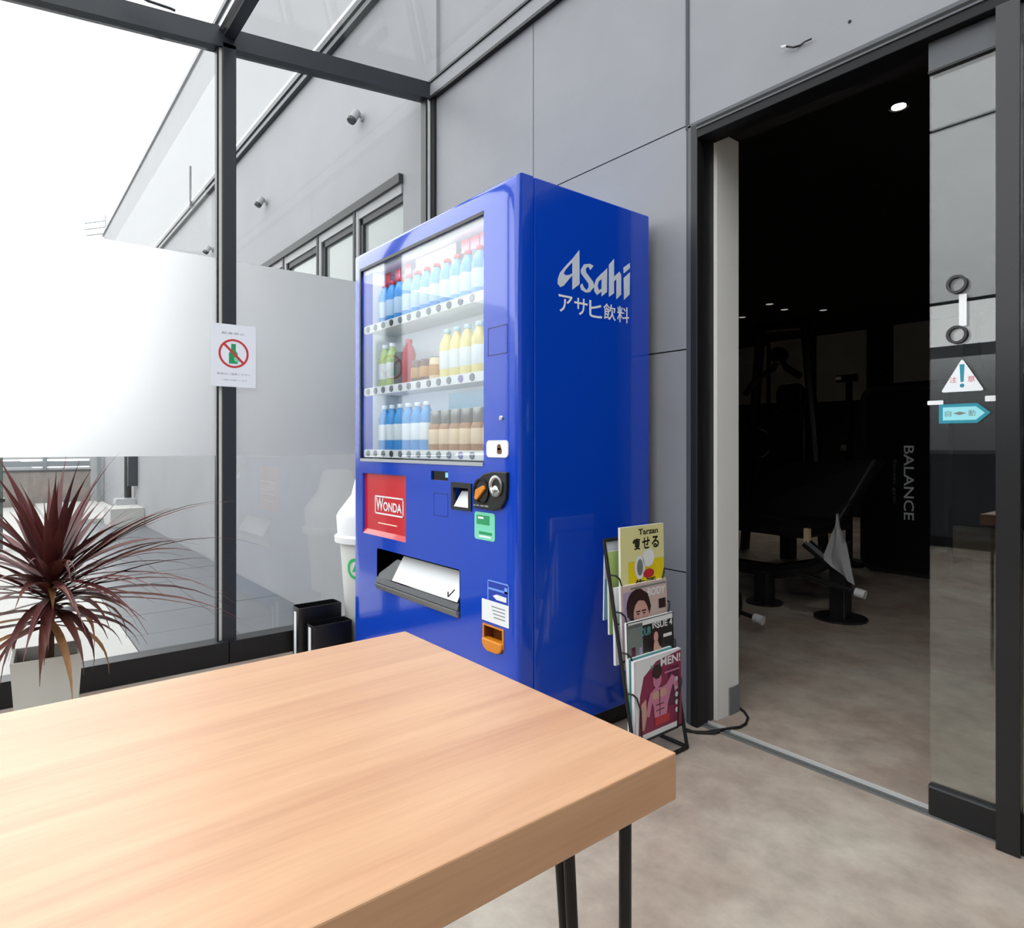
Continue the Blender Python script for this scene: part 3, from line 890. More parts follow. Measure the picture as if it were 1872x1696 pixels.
def alu_prof(h, r):
    return ([(r * .9, 0), (r, .008), (r, h * .58), (r * .86, h * .66), (r * .74, h * .69)],
            [(r * 1.01, h * .22), (r * 1.03, h * .23), (r * 1.03, h * .55), (r * 1.01, h * .56)],
            [(r * .74, h * .68), (r * .78, h * .69), (r * .78, h * .97), (r * .7, h)])
sz = [z + .004 for z in (ROWZ[0] - .001, ROWZ[1] - .001, ROWZ[2] - .001)]
ORD = ['leftmost', 'second', 'third', 'fourth', 'fifth', 'sixth', 'seventh', 'eighth', 'ninth', 'tenth', 'eleventh', 'twelfth']
def row(proto, cols, r):
    for k, c in enumerate(cols):
        o = proto if k == 0 else copy_tree(proto)
        o.location = (BTNX[c], DY, sz[r])
        if len(cols) > 1: o['label'] = ORD[k] + ' ' + proto['label'].split(' ', 1)[1] if k else proto['label']
PB = bottle_prof(.205, .029)
row(drink('drink_bottle', 'leftmost blue bottle from the left on the top shelf of the vending machine display', 'bottle', PB, ('can_blue', 'can_pale', 'can_red'), .2, 'blue bottles on the top display shelf', 0, 0, 0), range(12), 0)
row(drink('drink_bottle', 'leftmost pale green bottle from the left on the middle display shelf', 'bottle', PB, ('can_leaf', 'can_white', 'can_white'), .2, 'pale green bottles on the middle display shelf', 0, 0, 0), (0, 1), 1)
row(drink('drink_can', 'tall black can between pale green and red drinks on the middle display shelf', 'can', can_prof(.155, .028), ('can_black', 'can_black', 'can_silver'), .16, None, 0, 0, 0), (2,), 1)
row(drink('drink_bottle', 'red bottle beside the tall black can on the middle display shelf', 'bottle', PB, ('can_red', 'can_red', 'can_red'), .2, None, 0, 0, 0), (3,), 1)
row(drink('drink_can', 'leftmost short gold can right of the red bottle on the middle display shelf', 'can', can_prof(.105, .029), ('can_brown', 'can_gold', 'can_silver'), .1, 'gold cans on the middle display shelf', 0, 0, 0), (4, 5), 1)
row(drink('drink_can', 'short cream can left of the pale yellow bottles on the middle display shelf', 'can', can_prof(.105, .029), ('can_cream', 'can_gold', 'can_silver'), .1, None, 0, 0, 0), (6,), 1)
row(drink('drink_bottle', 'leftmost pale yellow bottle from the left on the middle display shelf', 'bottle', PB, ('can_yellow', 'can_white', 'can_pale'), .2, 'pale yellow bottles on the middle display shelf', 0, 0, 0), (7, 8, 9, 10, 11), 1)
row(drink('drink_bottle', 'leftmost blue and white water bottle from the left on the lowest display shelf', 'bottle', PB, ('can_blue', 'can_white', 'can_white'), .2, 'water bottles on the lowest display shelf', 0, 0, 0), (0, 1, 2, 3, 4, 5), 2)
row(drink('drink_can', 'leftmost cream and brown coffee can from the left on the lowest display shelf', 'can', alu_prof(.165, .031), ('can_bronze', 'can_cream', 'can_silver'), .15, 'coffee cans on the lowest display shelf', 0, 0, 0), (6, 7, 8, 9, 10, 11), 2)

# ================================================================== TABLE
TZ = .68
tb = thing('table', 'pale oak laminate table with thick top and black hairpin legs in the foreground', 'table', (-.65, -.2, 0))
MB().box(-.924, -.392, -.90, .522, TZ - .046, TZ).build('tabletop', 'oak_laminate', tb, bevel=.0018)
def hairpin(sx, sy):
    """one bent-rod leg; drawn for the corner nearest the camera and mirrored about the middle of the top"""
    mx, my = -.658, -.189
    def Q(x, y, z): return (mx + (x - mx) * sx, my + (y - my) * sy, z)
    zt = TZ - .046
    p0, p1 = Q(-.52, .40, 0), Q(-.41, .505, 0)
    leg = MB().box(min(p0[0], p1[0]), max(p0[0], p1[0]), min(p0[1], p1[1]), max(p0[1], p1[1]), zt - .004, zt).build('leg', 'black_alu', tb)
    fa, fb = (-.430, .490), (-.450, .470)
    MB().tube([Q(-.430, .490, zt), Q(*fa, .03), Q(fa[0] - .004, fa[1] - .004, .008), Q(fb[0] + .004, fb[1] + .004, .008), Q(*fb, .03), Q(-.470, .4349, zt)], .0064, 10).build('rod', 'black_alu', leg, smooth=True)
    MB().tube([Q(-.4501, .4292, zt), Q(fb[0] + .004, fb[1] - .006, .03), Q(fb[0] + .004, fb[1] - .002, .010)], .0058, 10).build('rod', 'black_alu', leg, smooth=True)
for q in ((1, 1), (-1, 1), (1, -1), (-1, -1)): hairpin(*q)

# ================================================================== MAGAZINE RACK
RY0, RY1 = 1.505, 1.752
def rx(z): return -1.274 - .1985 * z
rk = thing('magazine_rack', 'black wire magazine rack with four tiers leaning beside the blue vending machine', 'rack', (-1.34, 1.63, 0))
for y in (RY0, RY1):
    MB().tube([(rx(.006), y, .006), (rx(.68), y, .68)], .006, 8).build('post', 'rubber', rk, smooth=True)
MB().tube([(rx(.68), RY0, .68), (rx(.68), RY1, .68)], .006, 8).build('top_bar', 'rubber', rk)
MB().tube([(rx(0) + .0, RY0, .007), (rx(0), RY1, .007)], .006, 8).build('foot_bar', 'rubber', rk)
for y in (RY0, RY1):
    MB().tube([(rx(.007), y, .007), (-1.41, y, .007)], .006, 8).build('foot', 'rubber', rk)
MB().tube([(-1.41, RY0, .007), (-1.41, RY1, .007)], .006, 8).build('foot_bar', 'rubber', rk)
for zt in (.575, .464, .344, .226):
    x = rx(zt); zb = zt - .15
    loop = [(x, RY0, zt), (x + .024, RY0 + .006, zt), (x + .032, RY0 + .014, zt - .010), (x + .034, RY0 + .030, zt - .05), (x + .034, RY0 + .036, zb)]
    loop += [(x + .034, RY1 - .036, zb), (x + .034, RY1 - .030, zt - .05), (x + .032, RY1 - .014, zt - .010), (x + .024, RY1 - .006, zt), (x, RY1, zt)]
    MB().tube(loop, .0028, 6).build('pocket_wire', 'rubber', rk)
    for y in (RY0 + .036, RY1 - .036):
        MB().tube([(x + .034, y, zb), (rx(zb) - .03, y, zb)], .0026, 6).build('pocket_floor', 'rubber', rk)
    MB().tube([(rx(zb), RY0, zb), (rx(zb), RY1, zb)], .0026, 6).build('pocket_floor', 'rubber', rk)

def magazine(label, xb, xt, y0, y1, z0, z1, cover, th=.008, group=None, kind='magazine'):
    """cover faces +x; leans from xb at the bottom to xt at the top; returns the thing and a function (a,b) in 0..1 -> quad corner"""
    t = thing(kind, label, kind, (xb, (y0 + y1) / 2, z0), group)
    MB().hexa([(xb - th, y0, z0), (xb, y0, z0), (xb, y1, z0), (xb - th, y1, z0)], [(xt - th, y0, z1), (xt, y0, z1), (xt, y1, z1), (xt - th, y1, z1)]).build('pages', 'paper_white', t)
    e = .0012
    MB().hexa([(xb, y0, z0), (xb + e, y0, z0), (xb + e, y1, z0), (xb, y1, z0)], [(xt, y0, z1), (xt + e, y0, z1), (xt + e, y1, z1), (xt, y1, z1)]).build('cover', cover, t)
    def P(a, b, k=1): return (xb + (xt - xb) * b + e + .0006 * k, y0 + (y1 - y0) * a, z0 + (z1 - z0) * b)
    return t, P
def shape(P, pts, name, m, t, k=1):
    mb = MB(); mb.add([P(a, b, k) for a, b in pts], [tuple(range(len(pts)))]); return mb.build(name, m, t)
def title(P, s, a0, a1, b0, b1, m, t, k=2):
    v, f = text_pts(s, bold=.025)
    x0, x1 = min(p[0] for p in v), max(p[0] for p in v); y0, y1 = min(p[1] for p in v), max(p[1] for p in v)
    mb = MB(); mb.add([P(a0 + (p[0] - x0) / (x1 - x0) * (a1 - a0), b0 + (p[1] - y0) / (y1 - y0) * (b1 - b0), k) for p in v], f)
    return mb.build('title', m, t)
def ell(a, b, ra, rb, n=18): return [(a + ra * math.cos(2 * math.pi * k / n), b + rb * math.sin(2 * math.pi * k / n)) for k in range(n)]
R01 = lambda a0, a1, b0, b1: [(a0, b0), (a1, b0), (a1, b1), (a0, b1)]

# top tier
t, P = magazine('white and sky blue brochure left of the yellow magazine in the top rack tier', -1.418, -1.413, 1.513, 1.66, .425, .677, 'paper_white', .003, kind='brochure')
shape(P, R01(0, 1, 0, .52), 'photo', 'mag_sky', t); shape(P, [(.5, .5), (.75, .95), (.9, .95), (.72, .5)], 'photo', 'print_grey', t)
t, P = magazine('yellow magazine with black Japanese title in the top tier of the wire rack', -1.358, -1.364, 1.530, 1.742, .428, .722, 'mag_yellow')
shape(P, R01(0, 1, .62, 1), 'cover_band', 'mag_lemon', t)
shape(P, R01(0, .16, 0, .62), 'cover_band', 'mag_lemon', t)
title(P, 'Tarzan', .40, .86, .90, .965, 'print_black', t)
for k, ch in enumerate('痩せる'): title(P, ch, .26 + .22 * k, .44 + .22 * k, .74, .87, 'print_black', t)
shape(P, ell(.42, .55, .12, .13), 'photo', 'paper_white', t, 2); shape(P, ell(.62, .64, .14, .10), 'photo', 'paper_white', t, 2)
shape(P, ell(.42, .55, .07, .09), 'photo', 'mag_slate', t, 3)
shape(P, ell(.62, .47, .13, .05), 'photo', 'mag_scarlet', t, 3)
title(P, '生活', .30, .80, .33, .42, 'print_black', t)
# second tier
t, P = magazine('thin pale green magazine tucked behind the beige one in the second rack tier', -1.392, -1.397, 1.512, 1.70, .385, .645, 'can_leaf', .006)
t, P = magazine('beige magazine with dark-haired cover portrait in the second tier of the wire rack', -1.340, -1.352, 1.518, 1.742, .285, .541, 'mag_pinkbeige')
shape(P, R01(.04, .25, .2, .92), 'cover_band', 'mag_lilac', t)
shape(P, ell(.34, .73, .24, .21), 'cover_hair', 'hair_print', t, 2); shape(P, ell(.40, .62, .16, .18), 'cover_face', 'skin_print', t, 3)
shape(P, [(.16, .62), (.22, .74), (.34, .80), (.48, .78), (.56, .68), (.58, .60), (.62, .70), (.56, .86), (.40, .94), (.22, .90), (.10, .74), (.11, .62)], 'cover_hair', 'hair_print', t, 4)
for a_ in (.335, .465): shape(P, R01(a_ - .045, a_ + .045, .655, .672), 'cover_brow', 'hair_print', t, 4)
for a_ in (.335, .465): shape(P, ell(a_, .633, .028, .010, 8), 'cover_eye', 'hair_print', t, 4)
shape(P, [(.385, .64), (.415, .64), (.43, .575), (.37, .575)], 'cover_nose', 'mag_pinkbeige', t, 4)
title(P, 'BODY', .56, .96, .82, .92, 'paper_white', t)
shape(P, R01(.80, .96, .64, .76), 'cover_note', 'hair_print', t, 2)
shape(P, R01(.20, .98, .945, .965), 'cover_rule', 'mag_slate', t, 2)
# third tier
t, P = magazine('thin white magazine sticking out behind the dark one in the third rack tier', -1.366, -1.372, 1.512, 1.72, .295, .535, 'paper_white', .008)
t, P = magazine('dark magazine with long-haired cover figure in the third tier of the wire rack', -1.316, -1.326, 1.516, 1.744, .175, .434, 'mag_dark')
shape(P, R01(0, .32, .45, .97), 'cover_band', 'mag_slate', t)
shape(P, R01(.02, .98, .93, .99), 'cover_rule', 'paper_white', t)
title(P, 'OUR', .28, .50, .80, .90, 'mag_teal', t); title(P, 'ISSUE 4', .53, .97, .85, .93, 'paper_white', t)
shape(P, ell(.58, .72, .13, .15), 'cover_hair', 'hair_print', t, 3); shape(P, R01(.44, .72, .50, .72), 'cover_hair', 'hair_print', t, 3)
shape(P, [(.54, .50), (.80, .50), (.74, .58), (.66, .64), (.63, .70), (.55, .70), (.53, .62)], 'cover_body', 'skin_print', t, 4); shape(P, ell(.59, .755, .05, .065), 'cover_face', 'skin_print', t, 5)
shape(P, R01(.76, .95, .72, .76), 'cover_note', 'paper_white', t, 2); shape(P, R01(.08, .16, .58, .70), 'cover_note', 'mag_plum', t, 2)
shape(P, R01(.24, .30, .58, .68), 'cover_note', 'mag_lilac', t, 2)
shape(P, [(0, .26), (.3, .26), (.5, .36), (.2, .30), (0, .30)], 'cover_band', 'mag_teal', t, 2)
# lowest tier
t, P = magazine('pale teal magazine showing its left edge behind the pink one in the lowest tier', -1.308, -1.313, 1.512, 1.72, .080, .328, 'mag_teal', .008)
t, P = magazine('magenta magazine with a bare-chested man on its cover in the lowest rack tier', -1.292, -1.297, 1.518, 1.746, .078, .322, 'mag_magenta', .012)
shape(P, [(0, 0), (0, 1), (1, 1), (1, .985), (.45, .93), (.18, .78), (.10, .55), (.06, .1), (.06, 0)], 'cover_band', 'paper_white', t)
title(P, 'WE', .32, .50, .82, .90, 'mag_slate', t); title(P, 'MEN!', .54, .98, .84, .95, 'paper_white', t)
shape(P, ell(.46, .80, .10, .09), 'cover_hair', 'hair_print', t, 4); shape(P, ell(.46, .70, .09, .11), 'cover_face', 'skin_pink', t, 3)
shape(P, [(.30, .55), (.42, .60), (.56, .58), (.66, .60), (.78, .70), (.84, .66), (.74, .46), (.68, .34), (.66, .22), (.40, .22), (.38, .36)], 'cover_body', 'skin_pink', t, 2)
shape(P, [(.12, .45), (.22, .5), (.24, .3), (.18, .12), (.10, .12)], 'cover_body', 'skin_print', t, 2)
for a_, b_ in ((.43, .50), (.58, .51)): shape(P, ell(a_, b_, .085, .055), 'cover_chest', 'skin_print', t, 3)
shape(P, R01(.498, .512, .24, .56), 'cover_shade', 'mag_plum', t, 4)
for b_ in (.30, .37): shape(P, R01(.42, .60, b_, b_ + .012), 'cover_shade', 'mag_plum', t, 4)
shape(P, [(.66, .60), (.78, .70), (.90, .62), (.92, .50), (.84, .46), (.82, .56), (.76, .58), (.70, .50)], 'cover_arm', 'skin_pink', t, 3)
shape(P, [(.30, .55), (.36, .58), (.34, .42), (.28, .26), (.22, .28), (.25, .44)], 'cover_arm', 'skin_pink', t, 4)
for a_ in (.43, .49): shape(P, ell(a_, .715, .014, .008, 8), 'cover_eye', 'hair_print', t, 5)
shape(P, R01(.40, .72, .12, .22), 'cover_band', 'mag_scarlet', t, 3); shape(P, R01(.06, .9, .0, .07), 'cover_band', 'paper_white', t, 2)
for k in range(5): shape(P, ell(.88, .62 - .1 * k, .035, .035, 8), 'cover_note', 'paper_white', t, 3)
shape(P, R01(.62, .95, .74, .76), 'cover_rule', 'skin_pink', t, 3); shape(P, R01(.7, .95, .3, .8), 'cover_shade', 'mag_plum', t, 1)

# cable on the floor
pts = [(-1.36, 1.845, .005), (-1.337, 1.858, .005), (-1.304, 1.893, .005), (-1.278, 1.932, .010), (-1.262, 1.975, .010), (-1.252, 2.02, .005), (-1.254, 2.06, .005), (-1.279, 2.115, .005), (-1.315, 2.150, .005), (-1.345, 2.165, .005)]
mb = MB(); mb.tube(pts, .0045, 8)
mb.tube([(-1.37, 1.86, .005), (-1.32, 1.866, .005), (-1.28, 1.905, .006), (-1.272, 1.93, .010)], .004, 8)
tag(mb.build('power_cable', 'rubber', origin=(-1.3, 1.98, 0)), 'black power cable looping across the door track past the white wall end', 'cable')

# ================================================================== BINS
def slim_bin(label, x0, x1, y0, y1, h, strip):
    t = thing('waste_bin', label, 'bin', ((x0 + x1) / 2, (y0 + y1) / 2, 0), 'slim black bins beside the vending machine')
    n = 5; th = .004
    out = rrect(x0, x1, y0, y1, .014, 3); inn = rrect(x0 + th, x1 - th, y0 + th, y1 - th, .011, 3)
    N = len(out)
    def zt(y): return h + .012 * math.sin(math.pi * (y - y0) / (y1 - y0))
    v = [(a, b, .002) for a, b in out] + [(a, b, zt(b)) for a, b in out] + [(a, b, zt(b)) for a, b in inn] + [(a, b, .01) for a, b in inn]
    f = [tuple(reversed(range(N)))]
    for lv in range(3):
        for k in range(N):
            k2 = (k + 1) % N
            f.append((lv * N + k, lv * N + k2, (lv + 1) * N + k2, (lv + 1) * N + k))
    f.append(tuple(3 * N + k for k in range(N)))
    MB().add(v, f).build('shell', 'black_plastic', t, smooth=True)
    MB().box(x0 + .030, x0 + .058, y0 - .0012, y0 - .0002, .004, strip).build('white_strip', 'print_white', t)
    return t
slim_bin('slim black bin nearest the vending machine, front one of the two', -2.905, -2.815, 1.125, 1.315, .165, .155)
slim_bin('slim black bin against the glass, rear one of the two', -3.03, -2.935, 1.105, 1.315, .225, .205)
bn = thing('recycling_bin', 'white tapered recycling bin with domed lid between the vending machine and the glass', 'bin', (-2.902, 1.455, 0))
c = (-2.902, 1.455, 0)
MB().lathe([(.112, .0), (.118, .01), (.152, .50), (.152, .515)], c, 28).build('bin_body', 'offwhite_plastic', bn, smooth=True)
MB().lathe([(.150, .515), (.178, .518), (.180, .545), (.165, .555), (.170, .64), (.160, .66), (.10, .74), (.075, .84), (.06, .85)], c, 28).build('lid', 'white_plastic', bn, smooth=True)
d = Vector((0 + 2.902, 0 - 1.455, 0)).normalized(); d = Vector((d.x * math.cos(-.55) - d.y * math.sin(-.55), d.x * math.sin(-.55) + d.y * math.cos(-.55), 0)); s = Vector((-d.y, d.x, 0))
def patch(w, h0, h1, rr):
    pts = []
    return pts
mb = MB(); n = 18; v = []; f = []
for k in range(n):
    for q, rad in enumerate((.050, .036)):
        a = 2 * math.pi * k / n
        zz = .40 + rad * math.sin(a); ang = math.atan2(d.y, d.x) + rad * math.cos(a) / .145
        R = .118 + (.152 - .118) * (zz - .01) / .49 + .0012
        v.append((c[0] + R * math.cos(ang), c[1] + R * math.sin(ang), zz))
for k in range(n):
    k2 = (k + 1) % n
    f.append((2 * k, 2 * k2, 2 * k2 + 1, 2 * k + 1))
o = len(v)
for sx, sz_ in ((-.02, -.014), (.02, -.014), (0, .022)):
    ang = math.atan2(d.y, d.x) + sx / .145; zz = .40 + sz_
    R = .118 + (.152 - .118) * (zz - .01) / .49 + .0014
    v.append((c[0] + R * math.cos(ang), c[1] + R * math.sin(ang), zz))
f.append((o, o + 1, o + 2))
mb.add(v, f).build('recycling_mark', 'green_mark', bn)

# ================================================================== PLANT
PC = Vector((-2.455, .135, 0))
pl = thing('potted_plant', 'burgundy spiky-leaved cordyline in a square white pot by the glass', 'plant', PC)
def sq(w, z): return [(PC.x - w, PC.y - w, z), (PC.x + w, PC.y - w, z), (PC.x + w, PC.y + w, z), (PC.x - w, PC.y + w, z)]
ang = math.radians(-4)
def rot(ps): return [(PC.x + (x - PC.x) * math.cos(ang) - (y - PC.y) * math.sin(ang), PC.y + (x - PC.x) * math.sin(ang) + (y - PC.y) * math.cos(ang), z) for x, y, z in ps]
levels = [rot(sq(.066, 0)), rot(sq(.088, .345)), rot(sq(.080, .345)), rot(sq(.077, .30))]
v = [p for l in levels for p in l]; f = [(3, 2, 1, 0)]
for lv in range(3):
    for k in range(4):
        k2 = (k + 1) % 4
        f.append((lv * 4 + k, lv * 4 + k2, lv * 4 + 4 + k2, lv * 4 + 4 + k))
MB().add(v, f).build('pot', 'pot_white', pl)
lo = rot(sq(.0775, .295)); MB().add(lo + [(x, y, .305) for x, y, z in lo], [(4, 5, 6, 7), (0, 1, 5, 4), (1, 2, 6, 5), (2, 3, 7, 6), (3, 0, 4, 7)]).build('soil', 'soil', pl)
MB().tube([(PC.x, PC.y, .30), (PC.x + .006, PC.y + .004, .45), (PC.x + .004, PC.y + .012, .60)], .017, 8, .011).build('stem', 'stem_bark', pl, smooth=True)
def leaf(az, el, ln, wd_, droop, z0, m, twist=0.0):
    dirh = Vector((math.cos(az), math.sin(az), 0))
    p = Vector((PC.x + .004, PC.y + .010, z0)) + dirh * .008
    n = 8; e = el; ptsL = []
    for i in range(n + 1):
        s_ = i / n
        w = wd_ * (0.35 + 1.0 * math.sin(math.pi * min(1, s_ * 1.05 + .12) ** .8)) * (1 - s_ ** 4) * .72
        if i == n: w = .0006
        T = dirh * math.cos(e) + Vector((0, 0, math.sin(e)))
        side = dirh.cross(Vector((0, 0, 1))).normalized()
        nn = side.cross(T).normalized()
        sd = side * math.cos(twist * s_) + nn * math.sin(twist * s_)
        up = sd.cross(T)
        ptsL.append((p - sd * w + up * (w * .25), p.copy(), p + sd * w + up * (w * .25)))
        p = p + T * (ln / n)
        e -= droop * (s_ + .25) / n * 1.6
    # keep clear of the glass and the table
    vs = []
    for a, b, c_ in ptsL:
        for q in (a, b, c_):
            if q.x < PX + .035: q.x = PX + .035
            if q.z < TZ and q.x > -.96 and q.y < .55: q.z = TZ + .01
            vs.append(tuple(q))
    fs = []
    for i in range(n):
        b0 = i * 3
        fs += [(b0, b0 + 1, b0 + 4, b0 + 3), (b0 + 1, b0 + 2, b0 + 5, b0 + 4)]
    return MB().add(vs, fs).build('leaf', m, pl, smooth=True)
for i in range(38):     # young upright leaves
    az = i * 2.39996 + rnd.uniform(-.25, .25)
    leaf(az, math.radians(rnd.uniform(34, 84)), rnd.uniform(.29, .42), rnd.uniform(.013, .019), rnd.uniform(.1, .45), rnd.uniform(.545, .61), 'leaf_burgundy', rnd.uniform(-.5, .5))
for i in range(56):     # long arching leaves
    az = i * 2.39996 + rnd.uniform(-.3, .3)
    leaf(az, math.radians(rnd.uniform(2, 40)), rnd.uniform(.36, .56), rnd.uniform(.008, .014), rnd.uniform(.4, 1.0), rnd.uniform(.49, .57), rnd.choice(['leaf_burgundy', 'leaf_burgundy', 'leaf_brown']), rnd.uniform(-.6, .6))
for i in range(12):     # long leaves that reach towards the vending machine
    az = math.radians(rnd.uniform(25, 85))
    leaf(az, math.radians(rnd.uniform(0, 44)), rnd.uniform(.48, .64), rnd.uniform(.008, .013), rnd.uniform(.5, 1.0), rnd.uniform(.50, .56), rnd.choice(['leaf_burgundy', 'leaf_brown']), rnd.uniform(-.6, .6))
for i in range(26):     # old hanging leaves
    az = i * 2.39996 + rnd.uniform(-.2, .2)
    leaf(az, math.radians(rnd.uniform(-30, 12)), rnd.uniform(.24, .38), rnd.uniform(.012, .019), rnd.uniform(.9, 1.7), rnd.uniform(.42, .51), rnd.choice(['leaf_brown', 'leaf_brown', 'leaf_burgundy', 'leaf_dry']), rnd.uniform(-.5, .5))

for az, el, ln, w_, dr, z0 in ((-20, 34, .30, .020, 1.5, .52), (8, 46, .26, .022, 1.9, .56), (-48, 22, .34, .018, 1.3, .50), (28, 20, .30, .019, 1.6, .49), (-8, 5, .26, .020, 1.7, .47), (50, 8, .33, .018, 1.3, .46), (-75, 10, .32, .018, 1.3, .47)):
    leaf(math.radians(az), math.radians(el), ln, w_, dr, z0, 'leaf_brown', .2)
leaf(math.radians(-2), math.radians(10), .16, .013, 2.2, .545, 'leaf_dry', .6)

# ================================================================== SIGNS AND STICKERS
ps = thing('poster', 'white paper poster with a red no-drinking symbol taped over the dark mullion', 'poster', (PX + .022, .857, 1.386))
MB().box(PX + .0205, PX + .0215, .760, .954, 1.245, 1.527).build('sheet', 'print_white', ps)
xp = PX + .0217
mb = MB()
mb.lathe([(.0655, xp + .0002), (.0655, xp), (.056, xp), (.056, xp + .0002)], (0, .857, 1.396), 32, 'x', cap=False)
mb.add([(xp + .0004, .857 + .062 * math.cos(a) , 1.396 + .062 * math.sin(a)) for a in (math.radians(135 - 5), math.radians(135 + 5), math.radians(-45 - 5), math.radians(-45 + 5))], [(0, 1, 2, 3)])
v = []
for a0 in range(32):
    a = 2 * math.pi * a0 / 32
    v += [(xp + .0003, .857 + .0655 * math.cos(a), 1.396 + .0655 * math.sin(a)), (xp + .0003, .857 + .056 * math.cos(a), 1.396 + .056 * math.sin(a))]
mb.add(v, [(2 * k, (2 * k + 2) % 64, (2 * k + 3) % 64, 2 * k + 1) for k in range(32)])
mb.build('prohibition_ring', 'print_red', ps)
mb = MB().slab([(.836, 1.350), (.836, 1.398), (.846, 1.408), (.846, 1.440), (.866, 1.440), (.866, 1.408), (.874, 1.398), (.874, 1.350)], xp + .0002, .0002, '+x')
mb.build('bottle_picture', 'print_green', ps)
mb = MB().slab(circ(.872, 1.372, .014, 12), xp + .00025, .0002, '+x'); mb.build('cup_picture', 'print_mint', ps)
mb = MB(); text_in(mb, '飲食禁止', .805, .905, 1.482, 1.492, xp, '+x'); text_in(mb, '飲食はご遠慮ください', .785, .930, 1.298, 1.308, xp, '+x'); text_in(mb, 'ご協力お願いします', .805, .915, 1.272, 1.279, xp, '+x')
mb.build('lettering', 'print_grey', ps)

DYF = 1.9402
ws = thing('warning_sticker', 'white triangular warning sticker with a teal exclamation mark on the sliding glass door', 'sticker', (-.570, DYF, 1.155))
def rtri(pts, r, n=4):
    out = []
    for i in range(3):
        p = Vector(pts[i]); a = (Vector(pts[i - 1]) - p).normalized(); b = (Vector(pts[(i + 1) % 3]) - p).normalized()
        for k in range(n + 1):
            t_ = k / n
            q = p + (a * (1 - t_) ** 2 + b * t_ ** 2) * r
            out.append((q.x, q.y))
    return out
MB().slab(rtri([(-.618, 1.118), (-.522, 1.118), (-.570, 1.203)], .008), DYF - .0006, .0008, '-y').build('sheet', 'print_white', ws)
mb = MB().slab([(-.5755, 1.188), (-.5645, 1.188), (-.5665, 1.143), (-.5735, 1.143)], DYF - .0009, .0003, '-y').slab(circ(-.570, 1.1335, .0052, 14), DYF - .0009, .0003, '-y')
mb.build('exclamation_mark', 'print_teal', ws)
mb = MB(); text_in(mb, '注', -.598, -.582, 1.142, 1.157, DYF - .0008, '-y'); text_in(mb, '意', -.558, -.542, 1.142, 1.157, DYF - .0008, '-y'); mb.build('lettering', 'print_red', ws)
ar = thing('arrow_sticker', 'teal bordered arrow-shaped door sticker below the warning triangle', 'sticker', (-.566, DYF, 1.06))
MB().slab([(-.622, 1.037), (-.622, 1.087), (-.537, 1.087), (-.509, 1.062), (-.537, 1.037)], DYF - .0006, .0008, '-y').build('sheet', 'print_teal', ar)
MB().slab([(-.613, 1.045), (-.613, 1.079), (-.540, 1.079), (-.521, 1.062), (-.540, 1.045)], DYF - .0009, .0003, '-y').build('field', 'print_cyan', ar)
mb = MB(); text_in(mb, '自', -.608, -.594, 1.055, 1.070, DYF - .0011, '-y'); text_in(mb, '動', -.556, -.541, 1.055, 1.070, DYF - .0011, '-y')
mb.slab([(-.590, 1.0625), (-.575, 1.067), (-.575, 1.058)], DYF - .0011, .0002, '-y').slab([(-.560, 1.0625), (-.575, 1.058), (-.575, 1.067)], DYF - .0011, .0002, '-y')
mb.build('lettering', 'print_grey', ar)
for nm, a0, a1, b0, b1, lb in (('marking', -.577, -.560, 1.286, 1.368, 'vertical white tape strip between the two round finger pulls of the glass door'),
                               ('marking', -.649, -.612, 1.087, 1.098, 'short white tape strip at the left edge of the glass door'),
                               ('marking', -.521, -.498, 1.090, 1.104, 'short white tape strip on the glass beside the grey door post')):
    o = MB().slab(rrect(a0, a1, b0, b1, .002, 2), DYF - .0003, .0004, '-y').build(nm, 'white_plastic', origin=((a0 + a1) / 2, DYF, (b0 + b1) / 2))  # plain white strips lying on the door glass
    tag(o, lb, 'marking')

# wall bits above the door
mb = MB().tube([(-.985, WY - .002, 2.195), (-1.0, WY - .012, 2.193), (-1.012, WY - .012, 2.200), (-1.022, WY - .014, 2.206)], .003, 6)
mb.tube([(-.985, WY - .002, 2.195), (-.965, WY - .010, 2.194), (-.945, WY - .010, 2.193)], .0025, 6)
wr = mb.build('wire_stub', 'rubber', origin=(-.985, WY, 2.195)); tag(wr, 'bare wire end sticking out of the grey wall above the doorway', 'wire')
MB().tube([(-1.022, WY - .014, 2.206), (-1.036, WY - .018, 2.208)], .004, 6).build('wire_tip', 'white_plastic', wr)
o = MB().lathe([(.004, WY - .003), (.005, WY)], (-.839, 0, 2.194), 10, 'y').build('wall_screw', 'rubber', origin=(-.839, WY, 2.194)); tag(o, 'small dark screw head in the grey wall right of the wire stub', 'screw')

# spotlights on the facade
for x, lb in ((-3.96, 'grey wall spotlight nearest the glass corner, above the facade windows'), (-5.87, 'grey wall spotlight second from the glass corner along the facade'), (-7.67, 'grey wall spotlight furthest along the facade, left of the mullion')):
    sp = thing('wall_spotlight', lb, 'spotlight', (x, WY, 3.13), 'spotlights along the facade')
    MB().lathe([(.026, WY - .012), (.028, WY)], (x, 0, 3.15), 14, 'y').build('base', 'facade_grey', sp, smooth=True)
    MB().tube([(x, WY - .01, 3.15), (x, WY - .045, 3.155)], .009, 8).build('arm', 'facade_grey', sp)
    MB().tube([(x, WY - .04, 3.175), (x, WY - .075, 3.115)], .027, 14, .030).build('head', 'facade_grey', sp, smooth=True)
    MB().tube([(x, WY - .074, 3.117), (x, WY - .085, 3.098)], .031, 14, .028).build('lens', 'black_alu', sp, smooth=True)

